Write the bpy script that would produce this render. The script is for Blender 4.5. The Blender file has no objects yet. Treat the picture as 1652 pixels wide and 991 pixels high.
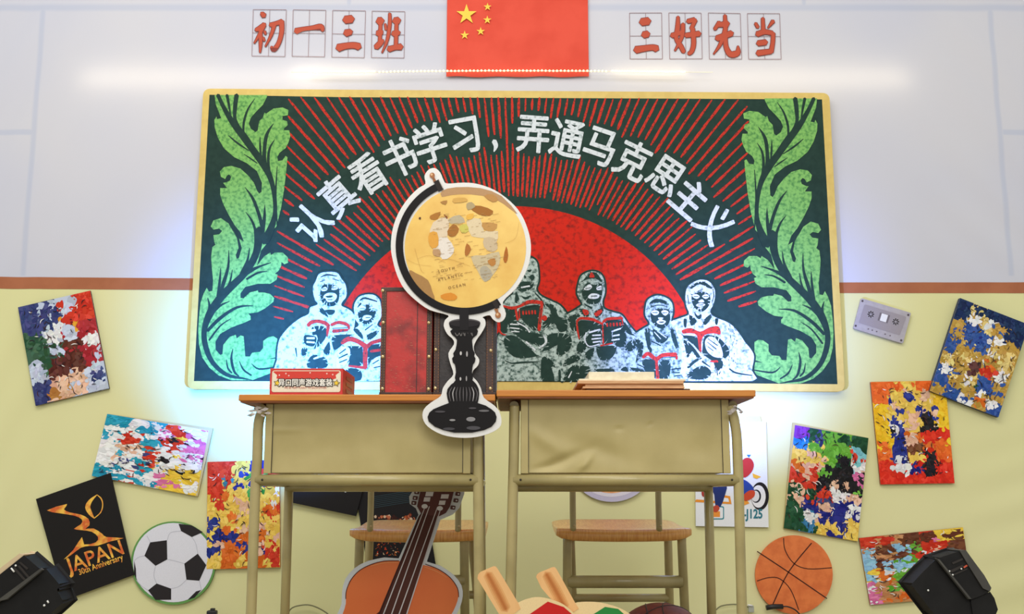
import bpy, bmesh, math, random
from mathutils import Vector, Matrix
from mathutils.geometry import tessellate_polygon
from mathutils import noise as mnoise
random.seed(7)
sc = bpy.context.scene
COL = sc.collection
PI = math.pi
# ------------------------------------------------------------------ camera
F = 1753.0; TH = math.atan(305 / F); DW = 3.75; CH = 0.53
CT, ST = math.cos(TH), math.sin(TH)
cd = bpy.data.cameras.new('camera'); cam = bpy.data.objects.new('camera', cd); COL.objects.link(cam)
cam.location = (0, -DW, CH); cam.rotation_euler = (PI / 2 + TH, 0, 0)
cd.sensor_fit = 'HORIZONTAL'; cd.sensor_width = 36; cd.lens = 36 * F / 1652; cd.clip_start = 0.05
sc.camera = cam
# ------------------------------------------------------------------ world, light, exposure
w = bpy.data.worlds.new('world'); sc.world = w; w.use_nodes = True
w.node_tree.nodes['Background'].inputs[0].default_value = (0.99, 1.0, 0.975, 1)
w.node_tree.nodes['Background'].inputs[1].default_value = 0.585
def area(name, loc, target, sx, sy, power, col=(1, 1, 1), spread=PI):
    d = bpy.data.lights.new(name, 'AREA'); d.shape = 'RECTANGLE'; d.size = sx; d.size_y = sy
    d.energy = power; d.color = col; d.spread = spread
    o = bpy.data.objects.new(name, d); COL.objects.link(o); o.location = loc
    o.rotation_euler = (Vector(target) - Vector(loc)).to_track_quat('-Z', 'Y').to_euler(); return o
area('ceiling_softbox', (-0.7, -2.6, 3.3), (0, 0, 1.2), 3.0, 1.0, 55, (1.0, 0.97, 0.92))
area('hall_light', (0.6, -5.6, 2.7), (0, 0, 0.9), 2.4, 1.2, 68, (1.0, 0.98, 0.95))
sc.view_settings.view_transform = 'Standard'; sc.view_settings.look = 'None'
sc.view_settings.gamma = 1; sc.view_settings.use_curve_mapping = False
sc.view_settings.exposure = 0.0

# ------------------------------------------------------------------ helpers
def P(x, y, Y=0.0):
    u, v = x - 826, 495.5 - y
    fy = F * CT - v * ST; fz = F * ST + v * CT
    t = (Y + DW) / fy
    return Vector((u * t, Y, CH + fz * t))
def S(px, Y): return px * (Y + DW) / F           # pixel length -> metres at depth
def lin(c):
    o = []
    for v in c[:3]:
        v /= 255.0; o.append(v / 12.92 if v <= 0.04045 else ((v + 0.055) / 1.055) ** 2.4)
    return (o[0], o[1], o[2], 1)
def T(ox, oy, s):
    def f(pts): return [(ox + p[0] / s, oy + p[1] / s) + ((p[2] / s,) if len(p) > 2 else ()) for p in pts]
    return f
def smooth(pts, n=4, closed=True):
    out = []; N = len(pts); k = len(pts[0])
    rng = range(N if closed else N - 1)
    for i in rng:
        g = (lambda j: pts[j % N]) if closed else (lambda j: pts[min(max(j, 0), N - 1)])
        a, b, c, d = g(i - 1), g(i), g(i + 1), g(i + 2)
        for s in range(n):
            t = s / n
            out.append(tuple(0.5 * (2 * b[q] + (c[q] - a[q]) * t + (2 * a[q] - 5 * b[q] + 4 * c[q] - d[q]) * t * t
                       + (3 * b[q] - a[q] - 3 * c[q] + d[q]) * t ** 3) for q in range(k)))
    if not closed: out.append(tuple(pts[-1]))
    return out
def ribbon(pts, n=4, cap=True):
    """polyline with widths -> closed outline"""
    p = smooth(pts, n, False) if len(pts) > 2 else list(pts)
    L, R = [], []
    for i, q in enumerate(p):
        a = p[max(i - 1, 0)]; b = p[min(i + 1, len(p) - 1)]
        dx, dy = b[0] - a[0], b[1] - a[1]; l = math.hypot(dx, dy) or 1
        h = max(q[2], 0.15) / 2; nx, ny = -dy / l * h, dx / l * h
        L.append((q[0] + nx, q[1] + ny)); R.append((q[0] - nx, q[1] - ny))
        if cap and i == len(p) - 1: L.append((q[0] + dx / l * h * .7, q[1] + dy / l * h * .7))
        if cap and i == 0: L.insert(0, (q[0] - dx / l * h * .7, q[1] - dy / l * h * .7))
    return L + R[::-1]
MATS = {}
def mat(name, col=None, rough=0.6, col2=None, scale=60, lo=.4, hi=.6, metal=0, bump=0, bscale=200, stretch=(1, 1, 1), detail=6,
        emit=None, es=0, coat=0, spec=None, attr=False, wave=None):
    if name in MATS: return MATS[name]
    m = bpy.data.materials.new(name); m.use_nodes = True; nt = m.node_tree; b = nt.nodes['Principled BSDF']
    b.inputs['Roughness'].default_value = rough; b.inputs['Metallic'].default_value = metal
    if spec is not None: b.inputs['Specular IOR Level'].default_value = spec
    if coat: b.inputs['Coat Weight'].default_value = coat; b.inputs['Coat Roughness'].default_value = 0.15
    tc = nt.nodes.new('ShaderNodeTexCoord'); mp = nt.nodes.new('ShaderNodeMapping'); mp.inputs['Scale'].default_value = stretch
    nt.links.new(tc.outputs['Object'], mp.inputs['Vector'])
    src = None
    if attr:
        a = nt.nodes.new('ShaderNodeAttribute'); a.attribute_name = 'Col'; src = a.outputs['Color']
    if col is not None: b.inputs['Base Color'].default_value = lin(col)
    if wave:
        n = nt.nodes.new('ShaderNodeTexWave'); n.inputs['Scale'].default_value = wave[0]; n.inputs['Distortion'].default_value = wave[1]
        n.inputs['Detail'].default_value = 3; n.bands_direction = wave[2] if len(wave) > 2 else 'X'
    else:
        n = nt.nodes.new('ShaderNodeTexNoise'); n.inputs['Scale'].default_value = scale; n.inputs['Detail'].default_value = detail
    nt.links.new(mp.outputs[0], n.inputs['Vector'])
    fac = n.outputs['Fac']
    if col2 is not None or attr:
        r = nt.nodes.new('ShaderNodeMapRange'); r.inputs['From Min'].default_value = lo; r.inputs['From Max'].default_value = hi
        nt.links.new(fac, r.inputs['Value'])
        mx = nt.nodes.new('ShaderNodeMix'); mx.data_type = 'RGBA'
        nt.links.new(r.outputs[0], mx.inputs['Factor'])
        if attr:
            hs = nt.nodes.new('ShaderNodeHueSaturation'); hs.inputs['Value'].default_value = 0.93
            nt.links.new(src, hs.inputs['Color']); nt.links.new(src, mx.inputs['A']); nt.links.new(hs.outputs[0], mx.inputs['B'])
        else:
            mx.inputs['A'].default_value = lin(col); mx.inputs['B'].default_value = lin(col2)
        nt.links.new(mx.outputs['Result'], b.inputs['Base Color'])
    if bump:
        n2 = nt.nodes.new('ShaderNodeTexNoise'); n2.inputs['Scale'].default_value = bscale; n2.inputs['Detail'].default_value = 4
        nt.links.new(mp.outputs[0], n2.inputs['Vector'])
        bp = nt.nodes.new('ShaderNodeBump'); bp.inputs['Strength'].default_value = bump; bp.inputs['Distance'].default_value = 0.002
        nt.links.new(n2.outputs['Fac'], bp.inputs['Height']); nt.links.new(bp.outputs[0], b.inputs['Normal'])
    if emit:
        b.inputs['Emission Color'].default_value = lin(emit); b.inputs['Emission Strength'].default_value = es
    MATS[name] = m; return m

class MB:
    """collects geometry in world space, links it as ONE mesh object"""
    def __init__(s): s.v = []; s.f = []; s.m = []; s.c = []; s.sm = []; s.k = 0
    def face(s, idx, mi=0, c=(255, 255, 255), sm=False): s.f.append(idx); s.m.append(mi); s.c.append(c); s.sm.append(sm)
    def add(s, vs, fs, mi=0, c=(255, 255, 255), sm=False):
        o = len(s.v); s.v += [tuple(v) for v in vs]
        for f in fs: s.face([o + i for i in f], mi, c, sm)
    def flat(s, pts, Y, c=(255, 255, 255), mi=0, dy=0.0, sm=0):
        """px outline -> filled polygon on the vertical plane Y, lifted dy towards the viewer"""
        if sm: pts = smooth(pts, sm)
        vs = [P(p[0], p[1], Y) for p in pts]
        tri = tessellate_polygon([[Vector((v.x, v.z, 0)) for v in vs]])
        s.k += 1; dy += s.k * 2e-6          # ink layers never share a plane
        vs = [(v.x, v.y - dy, v.z) for v in vs]
        out = []
        for t in tri:
            a, b, d = (Vector(vs[i]) for i in t)
            n = (b - a).cross(d - a)
            out.append(tuple(t) if n.y < 0 else (t[0], t[2], t[1]))
        s.add(vs, out, mi, c)
    def stroke(s, pts, Y, c=(255, 255, 255), mi=0, dy=0.0, n=4): s.flat(ribbon(pts, n), Y, c, mi, dy)
    def slab(s, pts, Y0, Y1, c=(255, 255, 255), mi=0, side=None, cs=None, sm=0):
        """px outline (on plane Y0, the near face) extruded back to Y1"""
        if sm: pts = smooth(pts, sm)
        s.flat(pts, Y0, c, mi)
        vs = [P(p[0], p[1], Y0) for p in pts]; n = len(vs)
        area_ = sum(vs[i].x * vs[(i + 1) % n].z - vs[(i + 1) % n].x * vs[i].z for i in range(n))
        bk = [(v.x, Y1, v.z) for v in vs]
        o = len(s.v); s.v += [tuple(v) for v in vs] + bk
        for i in range(n):
            j = (i + 1) % n
            q = [o + i, o + n + i, o + n + j, o + j]
            if area_ < 0: q = q[::-1]
            s.face(q, mi if side is None else side, cs or c)
        tri = tessellate_polygon([[Vector((v.x, v.z, 0)) for v in vs]])
        s.add(bk, [tuple(t)[::-1] for t in tri], mi if side is None else side, cs or c)
    def box(s, a, b, mi=0, c=(255, 255, 255), bev=0.0):
        (x0, y0, z0), (x1, y1, z1) = a, b
        bm = bmesh.new(); bmesh.ops.create_cube(bm, size=1)
        for v in bm.verts: v.co = Vector(((x0 + x1) / 2 + v.co.x * (x1 - x0), (y0 + y1) / 2 + v.co.y * (y1 - y0), (z0 + z1) / 2 + v.co.z * (z1 - z0)))
        if bev: bmesh.ops.bevel(bm, geom=bm.edges[:], offset=bev, segments=2, affect='EDGES', profile=.5)
        s.bm(bm, mi, c)
    def bm(s, bm, mi=0, c=(255, 255, 255), sm=False):
        bm.verts.index_update(); s.add([v.co.copy() for v in bm.verts], [[v.index for v in f.verts] for f in bm.faces], mi, c, sm); bm.free()
    def tube(s, path, r, seg=14, mi=0, c=(255, 255, 255), n=5, caps=True):
        pts = [Vector(p) for p in path]
        if n and len(pts) > 2: pts = [Vector(q) for q in smooth([tuple(p) for p in pts], n, False)]
        rr = r if hasattr(r, '__len__') else [r] * len(pts)
        t0 = (pts[1] - pts[0]).normalized(); up = Vector((0, 0, 1)) if abs(t0.z) < .9 else Vector((1, 0, 0))
        u = t0.cross(up).normalized(); vs = []; N = len(pts)
        for i, p in enumerate(pts):
            t = (pts[min(i + 1, N - 1)] - pts[max(i - 1, 0)]).normalized()
            u = (u - t * u.dot(t)).normalized(); v = t.cross(u)
            for k in range(seg):
                a = 2 * PI * k / seg; vs.append(p + (u * math.cos(a) + v * math.sin(a)) * rr[i])
        fs = [[i * seg + k, i * seg + (k + 1) % seg, (i + 1) * seg + (k + 1) % seg, (i + 1) * seg + k] for i in range(N - 1) for k in range(seg)]
        s.add(vs, fs, mi, c, True)
        if caps:
            o = len(s.v) - N * seg
            s.face([o + k for k in range(seg)][::-1], mi, c); s.face([o + (N - 1) * seg + k for k in range(seg)], mi, c)
    def sphere(s, c0, r, mi=0, c=(255, 255, 255), u=12, v=8, sc_=(1, 1, 1)):
        bm = bmesh.new(); bmesh.ops.create_uvsphere(bm, u_segments=u, v_segments=v, radius=r)
        for q in bm.verts: q.co = Vector((q.co.x * sc_[0], q.co.y * sc_[1], q.co.z * sc_[2])) + Vector(c0)
        s.bm(bm, mi, c, True)
    def text(s, body, cx, cy, h, Y, c, mi=0, dy=0.0, rot=0.0, sx=1.0, off=0.0, shear=0.0, bold=0.0):
        """flat lettering centred on px (cx,cy); h = px size of the em"""
        if bold:          # heavier strokes: the same letters printed again a hair beside themselves
            for q in range(8):
                a = q * PI / 4; s.text(body, cx + bold * math.cos(a), cy + bold * math.sin(a), h, Y, c, mi, dy, rot, sx, 0.0)
        vs, fs = glyphs(body, off)
        par = list(range(len(vs)))
        def find(i):
            while par[i] != i: par[i] = par[par[i]]; i = par[i]
            return i
        for f in fs:
            for i in f[1:]: par[find(i)] = find(f[0])
        isl = {}
        for i in range(len(vs)): isl.setdefault(find(i), len(isl))
        s.k += 1; dy0 = dy + s.k * 2e-6
        ca, sa = math.cos(rot), math.sin(rot); out = []
        for i, (x, y) in enumerate(vs):
            dy = dy0 + isl[find(i)] * 4e-6
            x = (x + shear * y) * h * sx; y = -y * h
            p = P(cx + x * ca - y * sa, cy + x * sa + y * ca, Y); out.append((p.x, p.y - dy, p.z))
        o = len(s.v); s.v += out
        for f in fs: s.face([o + i for i in f], mi, c)
    def build(s, name, mats, parent=None):
        base = WORLD.get(parent.name, Vector()) if parent else Vector()
        me = bpy.data.meshes.new(name)
        me.from_pydata([(v[0] - base.x, v[1] - base.y, v[2] - base.z) for v in s.v], [], s.f)
        if not isinstance(mats, (list, tuple)): mats = [mats]
        for m_ in mats: me.materials.append(m_)
        me.polygons.foreach_set('material_index', s.m); me.polygons.foreach_set('use_smooth', s.sm)
        if any('Col' == n.attribute_name for m_ in mats for n in m_.node_tree.nodes if n.type == 'ATTRIBUTE'):
            at = me.color_attributes.new('Col', 'FLOAT_COLOR', 'CORNER'); d = []
            cache = {}
            for p, c in zip(me.polygons, s.c):
                if c not in cache: cache[c] = lin(c)
                d += list(cache[c]) * p.loop_total
            at.data.foreach_set('color', d)
        me.update(); o = bpy.data.objects.new(name, me); COL.objects.link(o)
        if parent: o.parent = parent
        WORLD[o.name] = base.copy()
        return o
WORLD = {}
GC = {}
def glyphs(body, off):
    k = (body, off)
    if k in GC: return GC[k]
    cu = bpy.data.curves.new('t', 'FONT'); cu.body = body; cu.size = 1; cu.offset = off; cu.resolution_u = 3
    o = bpy.data.objects.new('t', cu); COL.objects.link(o)
    dg = bpy.context.evaluated_depsgraph_get(); dg.update()
    me = o.evaluated_get(dg).to_mesh()
    vs = [(v.co.x, v.co.y) for v in me.vertices]; fs = [list(p.vertices) for p in me.polygons]
    # face the viewer
    nz = [p.normal.z for p in me.polygons]
    fs = [f if z > 0 else f[::-1] for f, z in zip(fs, nz)]
    o.evaluated_get(dg).to_mesh_clear(); bpy.data.objects.remove(o); bpy.data.curves.remove(cu)
    xs = [v[0] for v in vs]; ys = [v[1] for v in vs]
    mx, my = (min(xs) + max(xs)) / 2, (min(ys) + max(ys)) / 2
    GC[k] = ([(x - mx, y - my) for x, y in vs], fs); return GC[k]
def prop(o, label=None, cat=None, group=None, kind=None):
    if label: o['label'] = label
    if cat: o['category'] = cat
    if group: o['group'] = group
    if kind: o['kind'] = kind
    return o
def thing(name, label, cat, loc, group=None):
    o = bpy.data.objects.new(name, None); COL.objects.link(o); o.location = loc; o.empty_display_size = .05
    WORLD[o.name] = Vector(loc); return prop(o, label, cat, group)
def circle(cx, cy, rx, ry=None, n=48, a0=0): 
    ry = ry or rx
    return [(cx + rx * math.cos(a0 + 2 * PI * i / n), cy + ry * math.sin(a0 + 2 * PI * i / n)) for i in range(n)]
def star(cx, cy, R, r=None, rot=0):
    r = r or R * .382
    return [(cx + (R if i % 2 == 0 else r) * math.sin(rot + i * PI / 5), cy - (R if i % 2 == 0 else r) * math.cos(rot + i * PI / 5)) for i in range(10)]
def quadmap(q):
    def f(u, v):   # q: TL TR BR BL ; v down
        a = Vector(q[0]).lerp(Vector(q[1]), u); b = Vector(q[3]).lerp(Vector(q[2]), u); c = a.lerp(b, v); return (c.x, c.y)
    return f

PRINT = mat('print_ink', attr=True, rough=.6, spec=.2, scale=300, lo=.3, hi=.7)
GLOSS = mat('print_ink_glossy', attr=True, rough=.28, scale=300, lo=.3, hi=.7)
CARD = mat('card_white', (236, 236, 232), .6, (224, 224, 220), 90, bump=.05)

# ================================================================== SETTING
def smoothstep(a, b, x):
    t = min(max((x - a) / (b - a), 0), 1); return t * t * (3 - 2 * t)
def wall_material():
    m = bpy.data.materials.new('printed_cloth_wall'); m.use_nodes = True; nt = m.node_tree; b = nt.nodes['Principled BSDF']
    b.inputs['Roughness'].default_value = .85; b.inputs['Specular IOR Level'].default_value = .2
    N = nt.nodes.new; L = nt.links.new
    tc = N('ShaderNodeTexCoord'); sp = N('ShaderNodeSeparateXYZ'); L(tc.outputs['Object'], sp.inputs[0])
    def math_(op, a, bb=None):
        n = N('ShaderNodeMath'); n.operation = op
        for i, q in enumerate((a, bb)):
            if q is None: continue
            if isinstance(q, (int, float)): n.inputs[i].default_value = q
            else: L(q, n.inputs[i])
        return n.outputs[0]
    def mr(v, a, c, x=0., y=1.):
        n = N('ShaderNodeMapRange'); n.interpolation_type = 'SMOOTHSTEP'
        L(v, n.inputs['Value']); n.inputs['From Min'].default_value = a; n.inputs['From Max'].default_value = c
        n.inputs['To Min'].default_value = x; n.inputs['To Max'].default_value = y; return n.outputs[0]
    X, Z = sp.outputs['X'], sp.outputs['Z']
    def vline(px, py, hw, z0=None, z1=None):
        d = math_('ABSOLUTE', math_('SUBTRACT', X, P(px, py).x)); r = mr(d, hw * .3, hw * 1.5, 1, 0)
        if z0 is not None: r = math_('MULTIPLY', r, mr(Z, z0, z0 + .01))
        if z1 is not None: r = math_('MULTIPLY', r, mr(Z, z1 - .01, z1, 1, 0))
        return r
    zt = P(826, 12).z; zs = P(0, 447).z; zs2 = P(0, 466).z
    lines = [vline(55, 200, .010, zs, zt), vline(1615, 230, .010, zs, zt), vline(563, 4, .008, zt), vline(1297, 4, .008, zt)]
    h = mr(math_('ABSOLUTE', math_('SUBTRACT', Z, zt)), .004, .020, 1, 0); lines.append(h)
    zk = P(20, 213).z
    for side in (-1, 1):
        h2 = mr(math_('ABSOLUTE', math_('SUBTRACT', Z, zk)), .006, .014, 1, 0)
        xx = P(58, 213).x if side < 0 else P(1618, 220).x
        h2 = math_('MULTIPLY', h2, mr(X, xx - .005, xx + .005, 1 if side < 0 else 0, 0 if side < 0 else 1)); lines.append(h2)
    tot = lines[0]
    for q in lines[1:]: tot = math_('MAXIMUM', tot, q)
    noise = N('ShaderNodeTexNoise'); noise.inputs['Scale'].default_value = 1.3; noise.inputs['Detail'].default_value = 2; L(tc.outputs['Object'], noise.inputs['Vector'])
    def mix(f, a, c):
        n = N('ShaderNodeMix'); n.data_type = 'RGBA'
        L(f, n.inputs['Factor']) if not isinstance(f, float) else None
        for s_, q in (('A', a), ('B', c)):
            if isinstance(q, tuple): n.inputs[s_].default_value = lin(q)
            else: L(q, n.inputs[s_])
        return n.outputs['Result']
    up = mix(mr(noise.outputs['Fac'], .3, .7), (201, 202, 214), (208, 207, 213))
    up = mix(math_('MULTIPLY', tot, .42), up, (172, 182, 206))
    low = mix(mr(noise.outputs['Fac'], .3, .7), (222, 219, 162), (227, 223, 170))
    zedge = math_('SUBTRACT', Z, math_('MULTIPLY', X, -.010))
    col = mix(mr(zedge, P(1000, 462).z - .003, P(1000, 462).z + .003), low, up)
    L(col, b.inputs['Base Color'])
    wv = N('ShaderNodeTexNoise'); wv.inputs['Scale'].default_value = 500; L(tc.outputs['Object'], wv.inputs['Vector'])
    wn = N('ShaderNodeTexNoise'); wn.inputs['Scale'].default_value = 3; wn.inputs['Detail'].default_value = 2
    bp = N('ShaderNodeBump'); bp.inputs['Strength'].default_value = .15; bp.inputs['Distance'].default_value = .001
    L(wv.outputs['Fac'], bp.inputs['Height']); L(bp.outputs[0], b.inputs['Normal'])
    return m
def wrinkle(x, z):
    d = 0.0
    # diagonal pulls in the upper right and left corners and loose folds low down
    mR = smoothstep(1.25, 1.75, x) * smoothstep(.9, 1.6, z); d += mR * .006 * (.5 + .5 * math.sin((x * .75 + z * .65) * 42 + math.sin(z * 5)))
    mL = smoothstep(-1.5, -1.8, x); d += mL * .006 * (.5 + .5 * math.sin((x * 1.2 - z * .5) * 36 + math.sin(z * 4)))
    mB = smoothstep(1.42, 1.7, x) * smoothstep(.95, .5, z); d += mB * .004 * (.5 + .5 * math.sin((z * 1.1 - x * .35) * 44 + math.sin(x * 4)))
    d += .0015 * (.5 + .5 * math.sin(x * 3.1 + 1) * math.sin(z * 2.3))
    return d
b = MB(); nx, nz = 360, 170; x0, x1, z0, z1 = -2.7, 2.7, 0.0, 2.6
for j in range(nz + 1):
    for i in range(nx + 1):
        x = x0 + (x1 - x0) * i / nx; z = z0 + (z1 - z0) * j / nz; b.v.append((x, wrinkle(x, z), z))
for j in range(nz):
    for i in range(nx):
        a = j * (nx + 1) + i; b.face([a, a + 1, a + nx + 2, a + nx + 1], 0, (255, 255, 255), True)
wall = prop(b.build('wall_back', wall_material()), 'printed cloth backdrop, pale blue-white above and cream yellow below', kind='structure')
b = MB(); b.add([(-2.7, -4.5, 0), (2.7, -4.5, 0), (2.7, .1, 0), (-2.7, .1, 0)], [[0, 1, 2, 3]])
prop(b.build('floor', mat('stage_floor', (168, 158, 130), .6, (150, 140, 115), 4, bump=.05)), 'plain beige stage floor in front of backdrop', kind='structure')
# brown printed rail, left and right of the board
b = MB()
for seg in ([(-300, 444), (325, 449.5), (325, 468.5), (-300, 463)], [(1335, 456), (1950, 455), (1950, 473), (1335, 473)]):
    vs = [P(p[0], p[1]) for p in seg]; n = 60; o = len(b.v)
    for i in range(n + 1):
        t = i / n
        for q in (vs[0].lerp(vs[1], t), vs[3].lerp(vs[2], t)): b.v.append((q.x, wrinkle(q.x, q.z) - .0012, q.z))
    for i in range(n): b.face([o + 2 * i + 1, o + 2 * i + 3, o + 2 * i + 2, o + 2 * i])
prop(b.build('trim_1', mat('brown_rail_print', (172, 104, 68), .8, (164, 97, 62), 12)), 'brown rail band between the white and cream halves of backdrop', kind='structure')

# eight red brush characters in ruled squares, printed on the cloth
RED = (188, 82, 58); RIM = (134, 58, 50); LINE = (150, 120, 122)
tA, tB = T(380, 0, 4.347), T(940, 0, 4.347)
CHARS = [
 (tA, [(125,68),(357,70),(347,398),(115,394)], [[(184,94,24),(202,114,34)],[(142,212,20),(172,200,32),(205,172,28)],[(200,185,22),(165,250,18),(132,305,6)],[(176,220,22),(177,300,22),(173,370,8)],[(205,222,16),(212,243,10)],[(195,265,12),(203,288,12)],[(245,178,28),(290,165,26),(328,152,30)],[(322,150,34),(325,220,28),(305,300,26),(270,350,28),(252,330,14)],[(272,180,24),(250,250,18),(210,328,6)]]),
 (tA, [(405,70),(634,73),(625,400),(397,396)], [[(425,222,42),(470,208,28),(540,198,28),(600,188,32),(612,218,18)]]),
 (tA, [(682,74),(912,78),(903,406),(675,402)], [[(768,141,50),(818,135,50)],[(772,235,46),(810,225,38)],[(720,338,50),(770,325,40),(830,320,40),(868,330,46)]]),
 (tA, [(958,79),(1188,83),(1182,408),(953,405)], [[(1002,152,52),(1028,148,48)],[(1018,150,20),(1015,230,22),(1012,300,22)],[(998,240,42),(1025,225,36)],[(985,335,35),(1015,305,35),(1035,285,20)],[(1050,170,12),(1056,210,14)],[(1082,97,16),(1082,170,22),(1065,280,18),(1028,372,5)],[(1115,150,45),(1145,145,45)],[(1130,150,22),(1125,320,24)],[(1105,240,36),(1145,230,34)],[(1075,347,38),(1120,335,32),(1162,330,42)]]),
 (tB, [(328,93),(553,92),(559,415),(332,415)], [[(412,157,50),(462,150,50)],[(425,247,44),(458,240,42)],[(372,352,48),(430,342,40),(490,335,38),(520,345,46)]]),
 (tB, [(603,92),(830,93),(838,414),(610,415)], [[(668,120,18),(665,200,30),(655,270,26),(690,330,30),(708,368,24)],[(703,170,24),(695,260,24),(646,358,8)],[(624,252,32),(705,225,26)],[(735,152,28),(785,140,30)],[(790,142,26),(760,205,22)],[(722,250,30),(818,238,36)],[(770,200,28),(778,300,30),(765,360,28),(742,380,22)]]),
 (tB, [(880,92),(1104,96),(1115,416),(888,416)], [[(997,110,20),(1000,200,28),(990,240,26)],[(958,158,26),(925,208,20)],[(950,178,26),(1015,168,46)],[(940,272,38),(1045,235,38)],[(985,260,26),(960,320,20),(917,382,5)],[(1000,255,26),(1005,330,30),(1035,382,38),(1085,372,38),(1088,325,8)]]),
 (tB, [(1154,96),(1380,97),(1391,417),(1163,417)], [[(1262,130,20),(1266,225,26)],[(1211,165,18),(1228,195,20)],[(1335,150,26),(1298,198,6)],[(1222,242,36),(1275,226,32),(1330,235,28)],[(1335,235,26),(1332,300,26),(1320,368,30)],[(1228,306,36),(1285,298,36)],[(1226,375,38),(1322,362,32)]]),
]
cap = ['first', 'second', 'third', 'fourth', 'fifth', 'sixth', 'seventh', 'eighth']
for tf, sq, sts in CHARS:
    b = MB(); q = tf(sq)
    for i in range(4):
        a, c = q[i], q[(i + 1) % 4]; b.flat(ribbon([(a[0], a[1], .8), (c[0], c[1], .8)], cap=False), 0, LINE, 0, .0022)
        a2, c2 = q[(i + 2) % 4], q[(i + 3) % 4]
    mid = lambda a, c: ((a[0] + c[0]) / 2, (a[1] + c[1]) / 2, .7)
    b.flat(ribbon([mid(q[0], q[1]), mid(q[3], q[2])], cap=False), 0, LINE, 0, .0022)
    b.flat(ribbon([mid(q[0], q[3]), mid(q[1], q[2])], cap=False), 0, LINE, 0, .0022)
    for st in sts: b.stroke([(p[0], p[1], p[2] + 7) for p in st] if False else tf([(p[0], p[1], p[2] + 9) for p in st]), 0, RIM, 0, .0025)
    for st in sts: b.stroke(tf(st), 0, RED, 0, .0030)
    b.build('printed_character', PRINT, wall)

# ================================================================== FLAG
fl = thing('flag', 'red flag with five yellow stars hanging at top centre of backdrop', 'flag', P(835, 124, -.02))
def flagY(x, z): return -.010 - .0025 * (1 + math.sin(x * 60 + .5)) * smoothstep(2.3, 1.6, z) - .001 * math.sin(x * 23)
b = MB(); a0, a1 = P(720, 124, -.01), P(950, 124, -.01); zt = P(830, -60, -.01).z; n = 60; m_ = 24
for j in range(m_ + 1):
    for i in range(n + 1):
        x = a0.x + (a1.x - a0.x) * i / n; z = a0.z + (zt - a0.z) * j / m_ + .0015 * math.sin(i * .35); b.v.append((x, flagY(x, z), z))
for j in range(m_):
    for i in range(n):
        a = j * (n + 1) + i; b.face([a, a + 1, a + n + 2, a + n + 1], 0, (0, 0, 0), True)
b.build('flag_cloth', mat('flag_red', (222, 78, 56), .8, (214, 70, 48), 8, bump=.1, bscale=400), fl)
for cx, cy, R in ((357, 135, 97), (550, 65, 38), (548, 185, 40), (487, 290, 40), (340, 325, 42)):
    b = MB(); b.flat(star(690 + cx / 5.697, cy / 5.697, R / 5.697), -.0145, (240, 208, 80), 0, .002); b.build('star', PRINT, fl)

# ================================================================== LED STRIP
ls = thing('light_strip', 'string of tiny warm lights stretched across flag bottom and wall', 'string lights', P(830, 116, -.035))
b = MB(); g = MB()
def stripY(px): return 115.5 - 1.6 * math.cos((px - 830) / 130.0) if abs(px - 830) < 200 else 116
px = 500
while px < 1105:
    if not (604 < px < 612 or 981 < px < 988):
        inner = 612 <= px <= 981
        p = P(px, stripY(px) + random.uniform(-.3, .3), -.035)
        b.sphere(p, S(1.9 if inner else 2.3, -.035), 0, (255, 255, 255), 8, 6)
    px += 6.1 if 612 <= px <= 981 else 4.0
prop(b.build('lamp_bead', mat('bead_glow', (255, 240, 190), .4, emit=(255, 232, 165), es=1.5), ls), kind='stuff')
b = MB(); b.tube([P(x, stripY(x) + .5, -.0335) for x in range(470, 1160, 20)], .0012, 6); b.build('wire', mat('clear_wire', (225, 222, 205), .3), ls)
def strip_light(px0, px1, power, off=.035):
    a, c = P(px0, 113, -off), P(px1, 113, -off)
    o = area('strip_glow', ((a.x + c.x) / 2, -off, a.z), ((a.x + c.x) / 2, 0, a.z), abs(c.x - a.x), .012, power, (1, .86, .58)); return o
strip_light(470, 605, .045); strip_light(985, 1110, .04); strip_light(605, 985, .02)
strip_light(120, 520, .16, .07); strip_light(1110, 1480, .15, .07)

# ================================================================== CHALKBOARD
BY = -.030                                   # front face of the board panel
board = thing('blackboard', 'wide green chalkboard panel with gold border and chalk rally drawing', 'blackboard', P(832, 628, BY))
def rounded(q, r, n=6):
    out = []
    for i in range(4):
        p = Vector(q[i]); a = (Vector(q[i - 1]) - p).normalized() * r; c = (Vector(q[(i + 1) % 4]) - p).normalized() * r
        for k in range(n + 1):
            t = k / n; out.append(tuple(p + a * (1 - t) ** 2 + c * t ** 2))
    return out
b = MB(); b.slab(rounded([(328, 143), (1338, 150), (1363, 632), (302, 628)], 12), BY, -.006)
b.build('border', mat('gold_border', (217, 189, 104), .6, (209, 180, 96), 30), board)
SURF = [(338, 153), (1326, 160), (1351, 620), (313, 615)]
b = MB(); b.flat([(338, 153), (560, 157), (832, 158), (1326, 160.5), (1351, 620), (832, 616), (313, 615)], BY, dy=.0006)
BGREEN = mat('board_green', (38, 62, 54), .7, (33, 56, 49), 40, spec=.15)
b.build('board_surface', BGREEN, board)
SUNM = mat('chalk_red', (206, 42, 28), .8, (128, 36, 30), 55, .48, .72, detail=8, spec=.15)
RAYM = mat('chalk_red_lines', (198, 54, 42), .8, (112, 48, 42), 130, .50, .68, spec=.15)
LEAFM = mat('chalk_leaf_green', (130, 186, 100), .75, (84, 140, 78), 85, .44, .66, detail=8, spec=.15)
CHALK = mat('chalk_white', (204, 212, 214), .8, (84, 110, 104), 85, .50, .72, detail=8, spec=.15)
CHALKG = mat('chalk_grey_green', (178, 196, 190), .8, (58, 84, 76), 95, .44, .66, detail=9, spec=.15)
CHALK2 = mat('chalk_white_dense', (214, 221, 225), .8, (128, 146, 144), 90, .52, .74, detail=8, spec=.15)
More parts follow.
